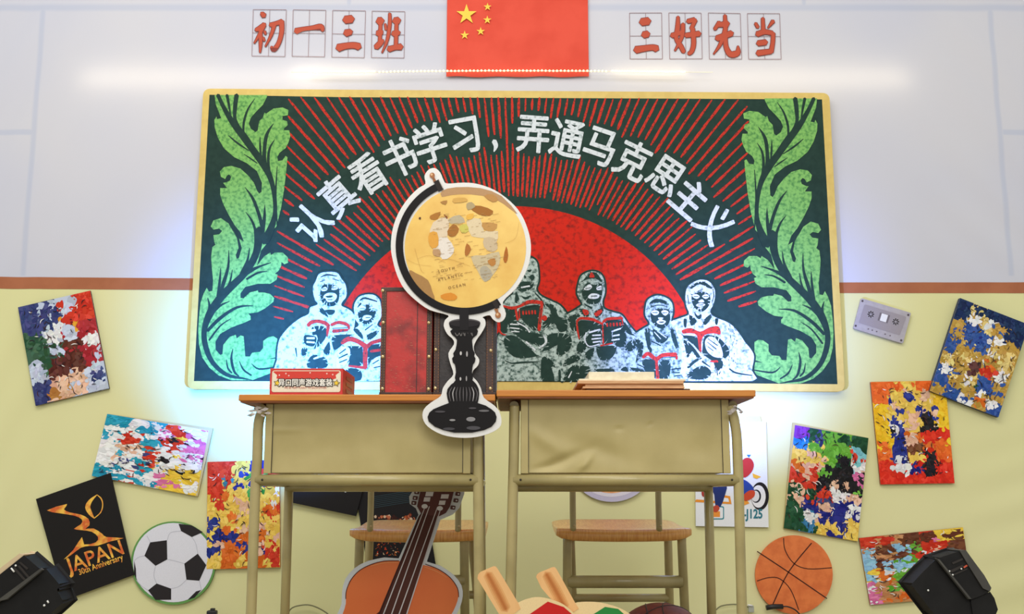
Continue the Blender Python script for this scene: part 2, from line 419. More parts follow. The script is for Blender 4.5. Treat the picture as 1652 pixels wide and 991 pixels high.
SX, SY, SR = 830, 650, 317
b = MB(); arc = [(SX + SR * math.sin(t), SY - SR * math.cos(t)) for t in [math.radians(-84 + 168 * i / 90) for i in range(91)]]
b.flat([p for p in arc if p[1] < 616] , BY, dy=.0014); b.build('sun_print', SUNM, board)
SLOGAN = [('认', 502, 359), ('真', 545, 317), ('看', 593, 282), ('书', 645, 254), ('学', 694, 232), ('习', 750, 219), ('，', 797, 236),
          ('弄', 860, 217), ('通', 915, 224), ('马', 968, 237), ('克', 1021, 259), ('思', 1074, 284), ('主', 1113, 320), ('义', 1153, 361)]
def blocked(x, y):
    for ch, cx, cy in SLOGAN:
        r = 16 if ch == '，' else 37
        if math.hypot(x - cx, y - cy) < r: return True
    if math.hypot(x - SX, y - SY) < SR + 14: return True
    for cx, cy, r in ((532, 468, 40), (592, 500, 34), (1130, 482, 38), (500, 560, 62), (1190, 545, 45), (1160, 530, 45)):
        if math.hypot(x - cx, y - cy) < r: return True
    return False
def xl(y): return 461 - max(0, y - 160) * .045 + (6 if y < 360 else -2)
def xr(y): return 1204 + max(0, y - 160) * .045
b = MB(); ang = -83.5; k = 0; RC = (832, 604)
while ang < 84:
    a = math.radians(ang); seg = []; dirx, diry = math.sin(a), -math.cos(a)
    d = 300 if True else 0; d = 255 + (k * 37 % 23) * (1 if k % 2 else 2.2); start = None
    while d < 640:
        x, y = RC[0] + dirx * d, RC[1] + diry * d
        ok = y > 157 + (x - 338) * .006 and xl(y) < x < xr(y) and y < 612 and not blocked(x, y)
        if ok and start is None: start = d
        if (not ok or d > 632) and start is not None:
            if d - start > 9:
                N = max(2, int((d - start) / 9)); w0 = 3.5 + .8 * ((k * 7) % 3 - 1) * .5
                pts = [(RC[0] + dirx * (start + (d - start) * i / N) + random.uniform(-.3, .3), RC[1] + diry * (start + (d - start) * i / N),
                        w0 * random.uniform(.8, 1.15) * (1 + .25 * (1 - i / N)) * (.55 if i in (0, N) else 1)) for i in range(N + 1)]
                b.stroke(pts, BY, dy=.0011, n=2)
            start = None
        d += 3
    k += 1; ang += 1.42 + .9 * abs(math.sin(a)) ** 2
prop(b.build('ray_print', RAYM, board), kind='stuff')
# slogan
for ch, cx, cy in SLOGAN:
    b = MB(); r = math.atan2(cx - SX, SY - cy)
    if ch == '，': b.stroke([(797, 228, 8), (800, 236, 7), (797, 245, 2)], BY, dy=.0030)
    else: b.text(ch, cx, cy, 66, BY, (0, 0, 0), dy=.0030, rot=r, sx=.84, bold=1.25)
    b.build('slogan_character', CHALK2, board)
# leaves
L1, L2 = T(330, 150, 4.129), T(310, 370, 3.964)
outline = L1([(68,15),(75,75),(112,170),(85,175),(80,158),(66,182),(68,230),(90,300),(130,370),(200,430),(280,468),(350,522),(383,600),(380,660),(365,672),(352,655),(330,600),(290,550),(240,505),(180,487),(130,495),(103,525),(110,560),(138,575),(150,552),(165,545),(178,560),(170,585),(145,597),(125,600),(150,635),(105,635),(105,680),(125,740),(160,810),(200,880),(240,930),(262,991)])
outline += L2([(300,60),(318,120),(300,185),(285,190),(278,160),(298,110),(285,50),(265,10),(250,-30),(200,-100)][:4])
outline += L2([(285,190),(280,165),(298,120),(288,60),(262,5)]) 
outline += L1([(222,991),(200,940),(160,870),(110,835),(60,850),(42,890),(60,912),(98,905),(118,920),(100,942),(60,948),(65,991)])
outline += L2([(150,100),(130,115),(122,180),(128,260),(135,330),(130,395),(108,400),(95,375),(75,410),(55,470),(45,560),(40,650),(45,740),(65,820),(110,885),(170,935),(250,966),(385,966),(480,930),(545,905),(545,700),(520,685),(490,690),(455,715),(455,760),(435,785),(385,790),(370,815),(340,815),(335,740),(330,685),(310,680),(285,700),(280,675),(240,690),(200,740),(195,800),(180,805),(150,770),(150,720),(180,670),(250,630),(330,600),(375,580),(375,558),(360,540),(420,532),(470,505),(520,465),(525,440),(500,415),(460,405),(425,405),(420,392),(370,405),(330,442),(310,440),(310,410),(340,370),(420,350),(500,350),(540,325),(548,290),(530,285),(555,265),(570,235),(572,210),(590,225),(615,215),(612,180),(580,150),(530,150),(505,165),(500,150),(460,175),(415,235),(440,140),(480,90),(510,15)])
outline += L1([(480,890),(510,770),(530,650),(545,520),(553,430),(540,420),(520,450),(490,455),(485,430),(500,400),(540,370),(560,330),(572,290),(565,250),(530,250),(530,238),(555,215),(550,190),(520,180),(520,155),(555,150),(560,115),(520,98),(460,105),(410,140),(400,132),(390,165),(365,190),(355,250),(340,262),(310,240),(295,205),(310,165),(350,120),(390,80),(415,30),(418,15)])
V1 = [[(90,15,25),(130,100,28),(190,200,40),(260,290,50),(330,390,45),(390,470,50),(440,570,35),(465,680,28),(470,800,28),(445,900,45),(400,991,60)],
 [(150,15,20),(165,90,15),(178,175,4)],[(215,15,30),(205,90,28),(205,180,22),(250,270,30)],[(335,40,3),(290,110,12),(262,200,16),(262,270,10)],
 [(160,285,4),(220,335,13),(295,385,5)],[(265,410,3),(310,440,9),(352,470,6)],[(370,295,4),(372,370,14),(380,455,6)],[(460,205,3),(415,280,22),(400,380,24),(400,460,30),(420,520,30)],
 [(468,312,3),(435,370,14),(425,450,18),(435,530,14)],[(485,490,4),(478,600,10),(475,700,12),(485,880,8)],[(270,630,3),(320,700,18),(360,800,22),(385,900,25),(390,991,30)],
 [(275,795,3),(315,850,14),(340,920,18),(350,991,18)],[(402,745,3),(400,830,20),(385,940,28)]]
V2 = [[(430,0,50),(425,100,45),(395,190,45),(340,280,42),(270,350,46),(190,430,50),(120,530,50),(80,640,35),(85,740,35),(130,850,30),(220,930,25),(330,955,12),(385,965,3)],
 [(405,0,20),(405,90,14),(395,170,20)],[(368,120,4),(355,200,16),(320,280,24),(290,330,10)],[(235,135,4),(232,240,16),(200,350,24),(180,420,16)],[(183,250,4),(178,330,16),(165,430,18)],
 [(258,260,4),(245,330,12),(215,400,12)],[(505,215,4),(430,240,14),(370,270,24),(300,320,20)],[(480,270,4),(420,280,12),(350,320,14)],[(240,462,4),(180,490,14),(130,540,16)],
 [(390,490,4),(290,500,16),(180,570,22),(100,650,20)],[(250,572,3),(180,620,10),(110,710,12)],[(100,440,4),(112,490,16),(105,550,20)],[(262,765,4),(252,830,16),(270,910,16),(300,940,8)],
 [(220,835,4),(230,890,12),(255,920,10)],[(303,845,4),(330,900,12),(380,935,10)],[(380,860,4),(430,895,12),(545,880,8)],[(500,830,3),(545,822,10)]]
def mirror(pts): return [(1664.5 - p[0], p[1] + 5.5) + tuple(p[2:]) for p in pts]
for mir in (False, True):
    f = mirror if mir else (lambda q: q)
    b = MB(); b.flat(f(outline), BY, dy=.0018)
    for v in V1: b.stroke(f(L1(v)), BY, mi=1, dy=.0024)
    for v in V2: b.stroke(f(L2(v)), BY, mi=1, dy=.0024)
    b.build('leaf_print', [LEAFM, BGREEN], board)
# readers: (kind, points); kinds S silhouette, D dark, L light, R red; strokes have 3-tuples
F1, F2, F3, F4 = T(440, 420, 4.956), T(790, 400, 4.507), T(900, 420, 4.953), T(1020, 440, 5.505)
def reader(tf, items, base=None):
    b = MB(); lay = {'S': .0036, 'D': .0042, 'L': .0048, 'R': .0052, 'K': .0056}
    for kind, *shapes in items:
        for sh in shapes:
            q = tf(sh)
            q = [(p[0], min(p[1], 615.3)) + tuple(p[2:]) for p in q]
            if kind == 'S':
                sm_ = [(p[0], min(p[1], 615.3)) for p in smooth(q, 3)]; b.flat(ribbon([(p[0], p[1], 6) for p in sm_ + [sm_[0]]], 1, cap=False), BY, mi=1, dy=.0032) if False else None
                for i in range(len(sm_)):
                    a, c = sm_[i], sm_[(i + 1) % len(sm_)]
                    if min(a[1], c[1]) < 611: b.flat(ribbon([(a[0], a[1], 6), (c[0], c[1], 6)]), BY, mi=1, dy=.0032)
                b.flat(sm_, BY, mi=0, dy=lay['S'])
            else:
                mi = {'D': 1, 'L': 2, 'R': 3, 'K': 1}[kind]
                if len(sh[0]) == 3: b.stroke(q, BY, mi=mi, dy=lay[kind])
                else:
                    b.flat([(p[0], min(p[1], 615.3)) for p in smooth(q, 3)], BY, mi=mi, dy=lay[kind])
                    if kind == 'D':          # chalk hatching running into the larger dark areas
                        gx = sum(p[0] for p in q) / len(q); gy = sum(p[1] for p in q) / len(q)
                        big = max(math.hypot(p[0] - gx, p[1] - gy) for p in q)
                        if big > 9:
                            hr = random.Random(int(gx * 7 + gy))
                            for p in smooth(q, 2):
                                if hr.random() < .42:
                                    t = hr.uniform(.15, .42); w0 = hr.uniform(.9, 1.9)
                                    b.stroke([(p[0], p[1], w0), (p[0] + (gx - p[0]) * t * .6 + hr.uniform(-1, 1), p[1] + (gy - p[1]) * t * .6, w0 * .7), (p[0] + (gx - p[0]) * t, p[1] + (gy - p[1]) * t, .2)], BY, mi=0, dy=.0045, n=2)
                                if hr.random() < .35:
                                    w0 = hr.uniform(.9, 1.7); t = -hr.uniform(.12, .3)
                                    b.stroke([(p[0] - (gx - p[0]) * .0, p[1], w0), (p[0] + (gx - p[0]) * t, min(p[1] + (gy - p[1]) * t, 616), .2)], BY, mi=1, dy=.0043, n=1)
    return b.build('reader_print', [base or (CHALKG if tf in (F2, F3) or items[0][1][0] == (0, 560) else CHALK), BGREEN, CHALK2, RAYM], board)
reader(F1, [('S',[(40,960),(35,800),(50,650),(100,570),(160,510),(230,460),(290,430),(300,380),(340,365),(362,350),(340,320),(325,260),(325,210),(345,170),(365,120),(400,100),(470,95),(520,105),(550,150),(580,190),(592,250),(585,300),(560,330),(550,365),(600,390),(640,420),(660,470),(640,600),(600,700),(560,960)]),
 ('D',[(380,260),(385,300),(395,335),(430,365),(490,368),(525,330),(535,270),(520,210),(440,195),(400,205)],[(385,380),(410,395),(440,440),(440,455),(395,430),(378,410)],[(420,400),(495,400),(490,430),(455,440),(435,425)],
  [(330,530),(420,535),(430,610),(380,680),(330,710),(360,640),(350,600),(320,600),(310,560)],[(250,640),(260,600),(340,610),(352,640),(330,690),(270,680)],[(230,720),(250,700),(280,710),(262,770),(240,780)],[(185,705,14),(195,775,6)],
  [(385,137,6),(440,118,12),(515,130,5)],[(380,175,5),(420,160,5)],[(480,150,5),(530,165,5)]),
 ('L',[(390,235),(420,215),(440,230),(430,245),(400,250)],[(470,235),(495,205),(525,225),(500,240)],[(405,300),(420,275),(455,262),(500,268),(515,295),(490,330),(440,335),(425,310)],[(275,625,15),(335,625,16)],[(275,655,14),(335,660,14)],[(280,575,16),(340,560,22)]),
 ('R',[(285,525,30),(310,500,30),(360,490,28),(420,505,30),(450,530,30)],[(470,520,24),(530,500,26),(600,520,26),(612,555,14)],[(485,570,30),(600,560,22)],[(445,540,30),(437,612,10)]),
 ('K',[(400,232,5),(432,233,4)],[(478,225,5),(512,223,4)],[(425,290),(480,285),(470,300),(440,302)],[(480,548,5),(600,540,5)],[(505,560,4),(505,580,4)],[(535,555,4),(535,578,4)],[(565,553,4),(565,574,4)],[(440,318,5),(480,318,5)])])
reader(F1, [('S',[(280,960),(290,800),(340,730),(400,680),(430,620),(480,590),(600,570),(640,555),(690,520),(660,470),(650,380),(665,330),(700,290),(760,275),(810,280),(850,310),(865,360),(870,450),(835,520),(900,560),(960,640),(960,960)]),
 ('D',[(480,610),(590,595),(640,600),(610,620),(560,640),(555,680),(500,720),(480,690)],[(300,775),(360,758),(430,790),(430,860),(280,860)],[(405,730),(455,650),(460,730),(440,760)],
  [(685,410),(690,470),(710,500),(760,515),(800,490),(815,450),(825,410),(790,400),(770,360),(740,360),(740,400)],[(645,560),(680,550),(720,600),(715,632)],[(755,600),(850,560),(820,610),(770,640)],
  [(565,690),(700,690),(720,720),(715,840),(600,840),(620,760),(600,700)],[(765,700),(860,670),(900,670),(900,770),(790,800),(770,860)],[(590,870),(700,880),(705,960),(590,960)],[(700,322,10),(740,305,15),(835,332,8)],[(705,348,16),(680,378,6)],[(800,515,6),(740,560,10)]),
 ('L',[(720,455),(750,440),(795,450),(765,482),(722,478)],[(690,385),(720,365),(747,385),(715,397)],[(785,378),(820,375),(815,400),(790,400)],[(330,790,12),(400,765,20)],[(510,860),(520,760),(540,710),(590,690),(620,720),(612,790),(570,850)],[(460,650,10),(480,740,14)],[(780,850),(800,800),(850,770),(900,780),(900,900),(800,890)]),
 ('R',[(555,665,30),(610,632,40),(680,650,36),(742,690,40)],[(750,700,30),(790,665,30),(870,640,30)],[(742,690,38),(740,865,34)],[(610,848,16),(740,862,24)],[(785,730,22),(860,720,22)]),
 ('K',[(700,389,4),(737,386,4)],[(792,390,4),(815,388,4)],[(745,462,6),(780,460,6)],[(535,750,8),(585,712,10)],[(530,785,10),(600,752,11)],[(535,820,9),(595,795,9)],[(800,830,8),(850,800,8)],[(810,862,8),(860,850,8)],[(720,720,4),(738,720,4)],[(440,745,8),(400,715,5)])])
reader(F2, [('S',[(50,1000),(55,700),(62,640),(95,590),(80,480),(100,410),(140,360),(172,330),(160,270),(150,190),(165,120),(205,78),(260,62),(300,72),(335,95),(350,140),(355,240),(338,300),(370,350),(450,390),(510,420),(560,480),(600,560),(640,640),(640,1000)]),
 ('D',[(205,215),(222,198),(238,212),(226,235)],[(195,285),(230,250),(300,250),(320,270),(300,300),(250,320),(215,315)],[(288,215),(310,195),(327,215),(310,240)],[(248,200),(265,210),(255,228)],[(272,165),(305,160),(290,180)],[(190,320),(215,370),(205,400),(185,395)],[(230,350),(260,360),(300,345),(280,372),(250,375)],
  [(100,435),(180,450),(195,530),(130,570),(125,620),(80,600)],[(220,440),(370,425),(345,595),(280,570),(230,520),(210,520)],[(400,410),(470,420),(500,500),(560,520),(560,600),(500,610),(470,550),(400,590),(385,540),(430,500),(440,450)],
  [(110,650),(180,640),(260,700),(330,770),(340,790),(250,803),(170,790),(110,720)],[(190,590),(260,600),(310,620),(370,630),(400,680),(370,720),(320,700),(240,670),(180,620)],[(420,640),(500,620),(580,640),(597,690),(580,740),(530,780),(480,770),(490,710),(400,760),(380,750),(420,690)],
  [(380,800),(450,820),(475,870),(450,870),(470,975),(380,975)],[(540,855),(600,800),(640,780),(640,812),(580,850)],[(540,975),(560,900),(600,862),(640,860),(640,975)],[(500,895),(516,895),(516,975),(503,975)],
  [(155,545),(200,535),(250,560),(275,610),(220,640),(150,605),(138,570)],[(110,820,6),(160,840,8),(230,835,14),(350,830,6)],[(330,330,8),(375,380,12),(400,430,8)],[(440,900,6),(455,960,8)]),
 ('L',[(230,290,12),(290,280,12)],[(150,557,9),(212,560,9)],[(148,583,9),(215,590,9)],[(158,610,8),(215,612,8)],[(200,545,8),(262,580,10),(290,615,12)],[(265,685,12),(330,745,16)],[(395,640,16),(410,690,14),(360,730,14)]),
 ('R',[(100,425,14),(160,440,22),(220,425,18),(290,395,28),(380,400,24)],[(380,400,22),(358,600,24)],[(60,550,10),(80,620,14),(120,635,6)],[(188,440,16),(203,525,18)],[(215,450,8),(218,515,8)],circle(398,512,19,20,14),*[[(242+i*22,462-i*1,13),(244+i*22,486-i,13)] for i in range(5)]),
 ('K',[(250,272,4),(290,262,5)],[(375,440,4),(360,560,4)],[(240,440,4),(360,415,4)])])
reader(F3, [('S',[(40,1000),(60,860),(150,740),(155,600),(130,500),(75,440),(120,410),(180,370),(195,345),(155,270),(165,190),(185,130),(230,100),(280,90),(340,110),(370,170),(375,260),(355,330),(370,390),(450,420),(510,440),(560,510),(620,580),(680,640),(700,700),(690,800),(760,900),(760,1000)]),
 ('D',[(195,240),(235,180),(290,200),(350,190),(350,290),(320,345),(250,350),(200,300)],[(185,182),(215,145),(240,110),(260,98),(300,100),(330,130),(355,178),(300,150),(230,155)],[(170,390),(240,400),(255,435),(220,455),(180,420)],[(285,420),(345,385),(365,400),(350,430),(310,465)],
  [(80,460),(150,430),(180,450),(140,480),(150,560),(110,560),(90,500)],[(520,480),(600,590),(620,605),(560,590),(520,540)],[(160,495),(250,485),(340,510),(345,560),(250,560),(200,620),(165,630)],[(370,500),(505,485),(510,540),(440,560),(430,610),(440,660),(370,670)],
  [(250,590),(270,560),(340,560),(345,660),(260,700),(205,690),(215,640)],[(440,580),(520,540),(545,620),(535,690),(470,690),(440,640)],[(160,660),(215,650),(230,700),(180,750),(150,740)],[(560,660),(600,640),(622,690),(580,732),(530,710)],[(610,635),(680,660),(672,760),(640,785),(645,700)],
  [(305,700),(340,690),(465,690),(440,770),(390,800),(330,790)],[(220,740),(290,700),(270,780),(230,790)],[(50,975),(110,860),(240,850),(250,900),(160,975)],[(300,872),(430,868),(442,890),(300,895)],[(50,830),(60,800),(130,760),(180,790),(90,835)],[(500,880),(540,850),(562,890)],[(580,860),(660,870),(690,892),(610,890)],[(215,355,10),(270,385,16)],[(340,350,8),(360,410,8)]),
 ('L',[(208,225),(250,195),(272,215),(250,240),(215,240)],[(308,222),(345,205),(347,235),(315,242)],[(240,293),(270,268),(327,275),(325,302),(290,312),(250,308)],[(250,580,14),(335,555,12)],[(275,603,12),(340,600,12)],[(270,632,12),(345,625,12)],[(280,658,12),(340,650,12)],[(430,572,12),(500,548,12)],[(435,608,12),(490,598,12)],[(430,642,12),(490,632,12)],[(225,580,8),(215,640,10),(250,690,8),(330,672,9)],[(110,890,6),(85,940,12)]),
 ('R',[(250,137),(268,98),(292,132),(280,142)],[(195,400),(235,400),(246,430),(215,442)],[(290,425),(340,395),(352,415),(310,452)],[(150,492,20),(180,467,20),(250,470,24),(300,485,22),(350,510,16)],[(360,497,18),(400,472,24),(512,465,22)],[(150,500,13),(158,570,15),(170,630,10)],[(356,500,10),(362,670,12)],[(340,685,12),(437,665,10)],[(512,470,10),(518,520,8)],*[[(392+i*26,508-i*1.5,15),(394+i*26,530-i*1.5,15)] for i in range(5)]),
 ('K',[(220,230,5),(262,222,5)],[(316,228,4),(342,224,4)],[(265,290,6),(312,288,6)],[(385,486,4),(505,476,4)])])
reader(F4, [('S',[(0,560),(30,540),(110,490),(145,470),(150,440),(115,380),(120,300),(140,240),(220,205),(300,225),(350,270),(360,350),(345,430),(380,440),(420,480),(440,700),(500,750),(480,1000),(0,1000)]),
 ('D',[(165,350),(230,325),(320,330),(335,400),(320,460),(270,500),(210,480),(170,430)],[(150,280),(200,235),(290,250),(325,292),(240,268)],[(185,500),(260,550),(320,560),(300,610),(240,630),(190,570)],[(110,510),(150,500),(160,620),(175,700),(145,700),(120,600)],[(340,510),(370,520),(410,660),(385,670),(350,590)],
  [(0,600),(50,600),(97,640),(80,740),(30,790),(50,680),(0,640)],[(90,780),(200,790),(205,940),(120,890)],[(240,800),(335,790),(320,940),(240,940)],[(170,610,10),(250,650,12)],[(350,860,12),(430,850,10)],[(360,890,10),(420,890,10)],[(370,920,10),(420,915,10)],[(50,820,10),(100,840,10)],[(40,870,8),(100,880,8)],[(160,310,8),(230,290,8),(310,305,5)]),
 ('L',[(165,352),(200,335),(235,350),(225,375),(190,380)],[(255,350),(290,335),(322,355),(290,385)],[(230,400),(275,402),(260,420),(235,417)],[(215,437),(250,420),(297,435),(270,462),(230,457)],[(195,530,7),(250,590,9)],[(220,520,7),(300,580,9)]),
 ('R',[(95,755,28),(140,722,34),(210,770,36),(270,735,34),(388,730,36)],[(392,745,24),(392,770,20)],[(212,770,26),(225,940,28)]),
 ('K',[(178,358,5),(222,358,5)],[(266,360,5),(308,358,5)],[(230,441),(282,437),(262,449)],[(240,760,5),(390,750,5)],[(110,748,5),(200,785,5)],[(225,800,4),(228,930,4)],*[[(270+i*24,775,4),(270+i*24,790,4)] for i in range(5)])])
rs = random.Random(3)
reader(F4, [('S',[(340,440),(440,400),(502,370),(480,300),(470,230),(480,150),(520,100),(600,65),(680,80),(725,140),(735,200),(720,280),(690,350),(740,400),(860,450),(940,530),(1000,620),(1050,680),(1080,750),(1060,870),(1065,1000),(480,1000),(440,700),(380,500)]),
 ('D',[(530,200),(560,185),(620,170),(680,195),(692,250),(670,310),(610,352),(550,310),(525,250)],[(515,132),(560,95),(600,83),(640,85),(702,130),(692,147),(600,105),(530,142)],[(550,350),(580,385),(610,370),(612,400),(590,417),(560,390)],[(505,378),(572,430),(520,475)],[(690,373),(702,400),(650,467),(625,435)],
  [(455,415),(482,420),(477,487),(458,480)],[(735,410),(762,415),(752,465),(735,455)],[(450,560),(560,570),(590,620),(605,710),(540,640),(470,590)],[(640,570),(700,560),(770,580),(862,690),(830,760),(790,760),(805,820),(765,915),(730,880),(720,800),(640,740),(620,700)],
  [(455,598),(530,650),(605,752),(560,750),(530,700),(490,760),(470,680)],[(490,900),(560,850),(640,830),(702,890),(640,950),(500,940)],[(490,830),(560,770),(622,760),(560,800),(500,852)],[(620,790,18),(692,842,6)],[(860,855,10),(920,892,15),(1062,915,8)],[(715,150,6),(722,210,8),(705,270,5)],[(490,200,6),(500,280,8)],
  *[[(x,y,6),(x+rs.uniform(-8,8),y+12,5)] for x,y in [(rs.gauss(860+ (k*9)%60,28), 470+k*13) for k in range(26)]]),
 ('L',[(528,207),(565,193),(597,215),(565,237)],[(618,212),(655,193),(682,215),(650,237)],[(588,252),(620,240),(637,264),(590,267)],[(563,290),(600,273),(647,285),(615,307),(580,304)],[(590,316),(627,310),(605,328)],[(645,610),(680,570),(730,580),(760,620),(782,650),(802,745),(740,755),(680,720),(650,670)],[(760,890,14),(790,860,18)]),
 ('R',[(440,515),(520,495),(600,527),(680,490),(762,480),(782,552),(720,542),(640,557),(612,620),(612,705),(592,690),(570,560),(500,540),(450,545)],[(690,785),(750,780),(757,800),(700,797)]),
 ('K',[(543,214,5),(584,216,5)],[(630,215,5),(670,214,5)],[(670,590,6),(755,650,9)],[(665,620,6),(742,680,9)],[(670,660,6),(717,697,8)],[(580,290,5),(630,288,5)],[(570,175,5),(625,150,4)],[(600,590,4),(600,680,3)])])

# ================================================================== POSTERS, thin boards on the wall
def poster_board(name, label, cat, quad, Y=-.012, edge=(196, 172, 118), face=(238, 238, 236), group=None, thick=.008):
    c = quadmap(quad)(.5, 1.0)
    t = thing(name, label, cat, P(c[0], c[1], Y), group)
    b = MB(); b.slab(quad, Y, Y + thick, face, 0, 0, edge); b.build('board', PRINT, t)
    return t
def shards(quad, Y, grid, seed, n=260, size=.09, jitter=18, bg=None, curl=0):
    n = int(n * 1.9)
    """abstract printed patchwork: overlapping soft shards whose colours follow a coarse grid"""
    r = random.Random(seed); b = MB(); f = quadmap(quad)
    rows, cols = len(grid), len(grid[0]); k = 0
    for i in range(rows):
        for j in range(cols):
            c = grid[i][j]; c = c[0] if isinstance(c, list) else c
            b.flat([f(j / cols, i / rows), f((j + 1) / cols, i / rows), f((j + 1) / cols, (i + 1) / rows), f(j / cols, (i + 1) / rows)], Y, c, 0, .0004)
    for i in range(n):
        if i < rows * cols: gi, gj = divmod(i, cols); u, v = (gj + .5) / cols, (gi + .5) / rows; s0 = 1.0 / max(rows, cols) * .9
        else: u, v = r.random(), r.random(); s0 = size * (1.25 - i / n) * r.uniform(.5, 1.2)
        wu = u + .10 * mnoise.noise(Vector((u * 4, v * 4, seed + 9.5))); wv = v + .08 * mnoise.noise(Vector((u * 4, v * 4, seed + 4.5)))
        cell = grid[min(max(int(wv * rows), 0), rows - 1)][min(max(int(wu * cols), 0), cols - 1)]
        c = cell
        if isinstance(cell, list):
            nn = mnoise.noise(Vector((u * 5.5 + seed * 3.1, v * 7.5, seed))) * 1.1 + .5 + r.uniform(-.18, .18)
            c = cell[min(max(int(nn * len(cell)), 0), len(cell) - 1)]
        d = r.uniform(-1, 1) * jitter; c = tuple(int(min(max(q + d + r.uniform(-5, 5), 4), 250)) for q in c)
        a = r.uniform(0, 2 * PI); asp = r.uniform(.3, .9); m = 9; pts = []
        for q in range(m):
            t = 2 * PI * q / m; rr = s0 * r.uniform(.65, 1.15); x, y = rr * math.cos(t), rr * asp * math.sin(t) + curl * rr * math.cos(t) ** 2
            uu = u + x * math.cos(a) - y * math.sin(a); vv = v + (x * math.sin(a) + y * math.cos(a)) * .8
            pts.append(f(min(max(uu, .004), .996), min(max(vv, .004), .996)))
        b.flat(smooth(pts, 2), Y, c, 0, .0008 + i * 1e-6)
    for i in range(70):          # loose drawn contour strokes
        u, v = r.uniform(.06, .94), r.uniform(.06, .94); a = r.uniform(0, 2 * PI); l = r.uniform(.03, .09); cu = r.uniform(-1, 1); pts = []
        for k in range(4):
            t = k / 3; aa = a + cu * t; uu, vv = u + l * t * math.cos(aa), v + l * t * math.sin(aa) * .8
            x, y = f(min(max(uu, .01), .99), min(max(vv, .01), .99)); pts.append((x, y, (.3, 1.3, 1.2, .3)[k]))
        b.stroke(pts, Y, r.choice([(34, 28, 36), (40, 32, 40), (240, 238, 232), (70, 40, 36)]), 0, .0030, n=3)
    return b, f
W_, K_, SK = (240, 240, 240), (28, 26, 30), (236, 190, 160)
# 1 five-tone portrait poster, far left
q = [(29, 496), (145.5, 469), (176, 627), (57.5, 655)]
t = poster_board('poster', 'tilted portrait poster in navy, red, green and brown, below left brown rail', 'poster', q, edge=(60, 60, 70))
nv, rd, gr, cr, br = (58, 66, 120), (214, 60, 36), (54, 92, 66), (176, 44, 52), (92, 42, 32); pb = (196, 206, 226)
b, f = shards(q, -.012, [[nv, [nv, pb], [pb, rd], rd], [nv, [pb, nv], [rd, (240, 170, 50)], rd], [gr, [pb, W_], [pb, cr], cr], [gr, [gr, pb], [br, cr], [cr, W_]], [[gr, pb], br, br, [cr, pb]], [[nv, pb], [br, SK], [SK, pb], [pb, nv]], [nv, [(190, 130, 60), SK], [pb, SK], [pb, nv]]], 11, 340, .08)
b.build('print', PRINT, t)
# 2 landscape poster
q = [(173, 668), (343.5, 691), (319, 801), (148, 768)]
t = poster_board('poster', 'tilted landscape poster, turquoise left and pink right, above football cutout', 'poster', q, edge=(190, 165, 110), face=(205, 190, 140))
q2 = [(173, 668), (337, 695), (317, 801), (148, 768)]
tq, pk, ye = (40, 160, 190), (226, 120, 170), (244, 206, 70)
b, f = shards(q2, -.012, [[tq, [tq, W_], [tq, W_, pk], [W_, pk, rd], [W_, pk]], [[tq, W_], [rd, W_, SK], [W_, tq], [W_, rd, K_, ye], [pk, W_]], [W_, [SK, W_, W_], [nv, rd, W_], [ye, W_, K_], [K_, W_, pk]], [[W_, SK], [W_, nv, tq], [tq, rd, nv], [W_, ye], [ye, K_, W_]], [tq, [rd, tq, W_], [W_, tq], [ye, pk], [ye, W_]]], 12, 380, .06)
b.build('print', PRINT, t)
# 3 black JAPAN poster
q = [(57.8, 805.5), (178, 763), (216, 928), (104, 969)]
t = poster_board('poster', 'tilted black poster with orange JAPAN 30th Anniversary lettering', 'poster', q, Y=-.018, edge=(40, 38, 36), face=(28, 25, 24), thick=.005)
K3 = T(0, 650, 2.907); OR = mat('orange_foil_print', (214, 96, 34), .5, (246, 196, 72), 26, .42, .6)
for sh in ([(220,505),(315,475),(300,500),(330,515),(380,525),(415,545),(420,575),(400,592),(440,590),(480,615),(500,630),(580,635),(520,650),(460,670),(420,672),(380,680),(340,710),(300,735),(345,690),(385,630),(395,665),(450,655),(460,630),(430,605),(385,598),(347,592),(380,570),(385,548),(350,530),(290,520)],):
    b = MB(); b.flat(K3(sh), -.018, dy=.0008, sm=2); b.build('emblem', OR, t)
b = MB()
b.stroke(K3([(455,432,3),(425,460,16),(412,490,24),(425,520,18),(442,542,4)]), -.018, dy=.0008)
b.stroke(K3([(455,432,3),(475,450,6),(482,480,5),(472,515,5),(442,542,4)]), -.018, dy=.0008)
b.build('emblem', OR, t)
ra = math.atan2(763 - 805.5, 178 - 57.8)
b = MB(); b.text('JAPAN', 153, 902, 34, -.018, W_, dy=.0008, rot=ra, sx=.98, off=.01)
b.build('lettering', OR, t); b = MB(); b.stroke(K3([(322,735,8),(334,780,7),(332,812,7),(318,820,4)]), -.018, dy=.0008)
b.build('lettering_tail', OR, t)
b = MB(); b.text('30th Anniversary', 163, 912.5, 13.6, -.018, W_, dy=.0008, rot=ra, sx=.80, off=.015); prop(b.build('lettering', OR, t), kind='stuff')
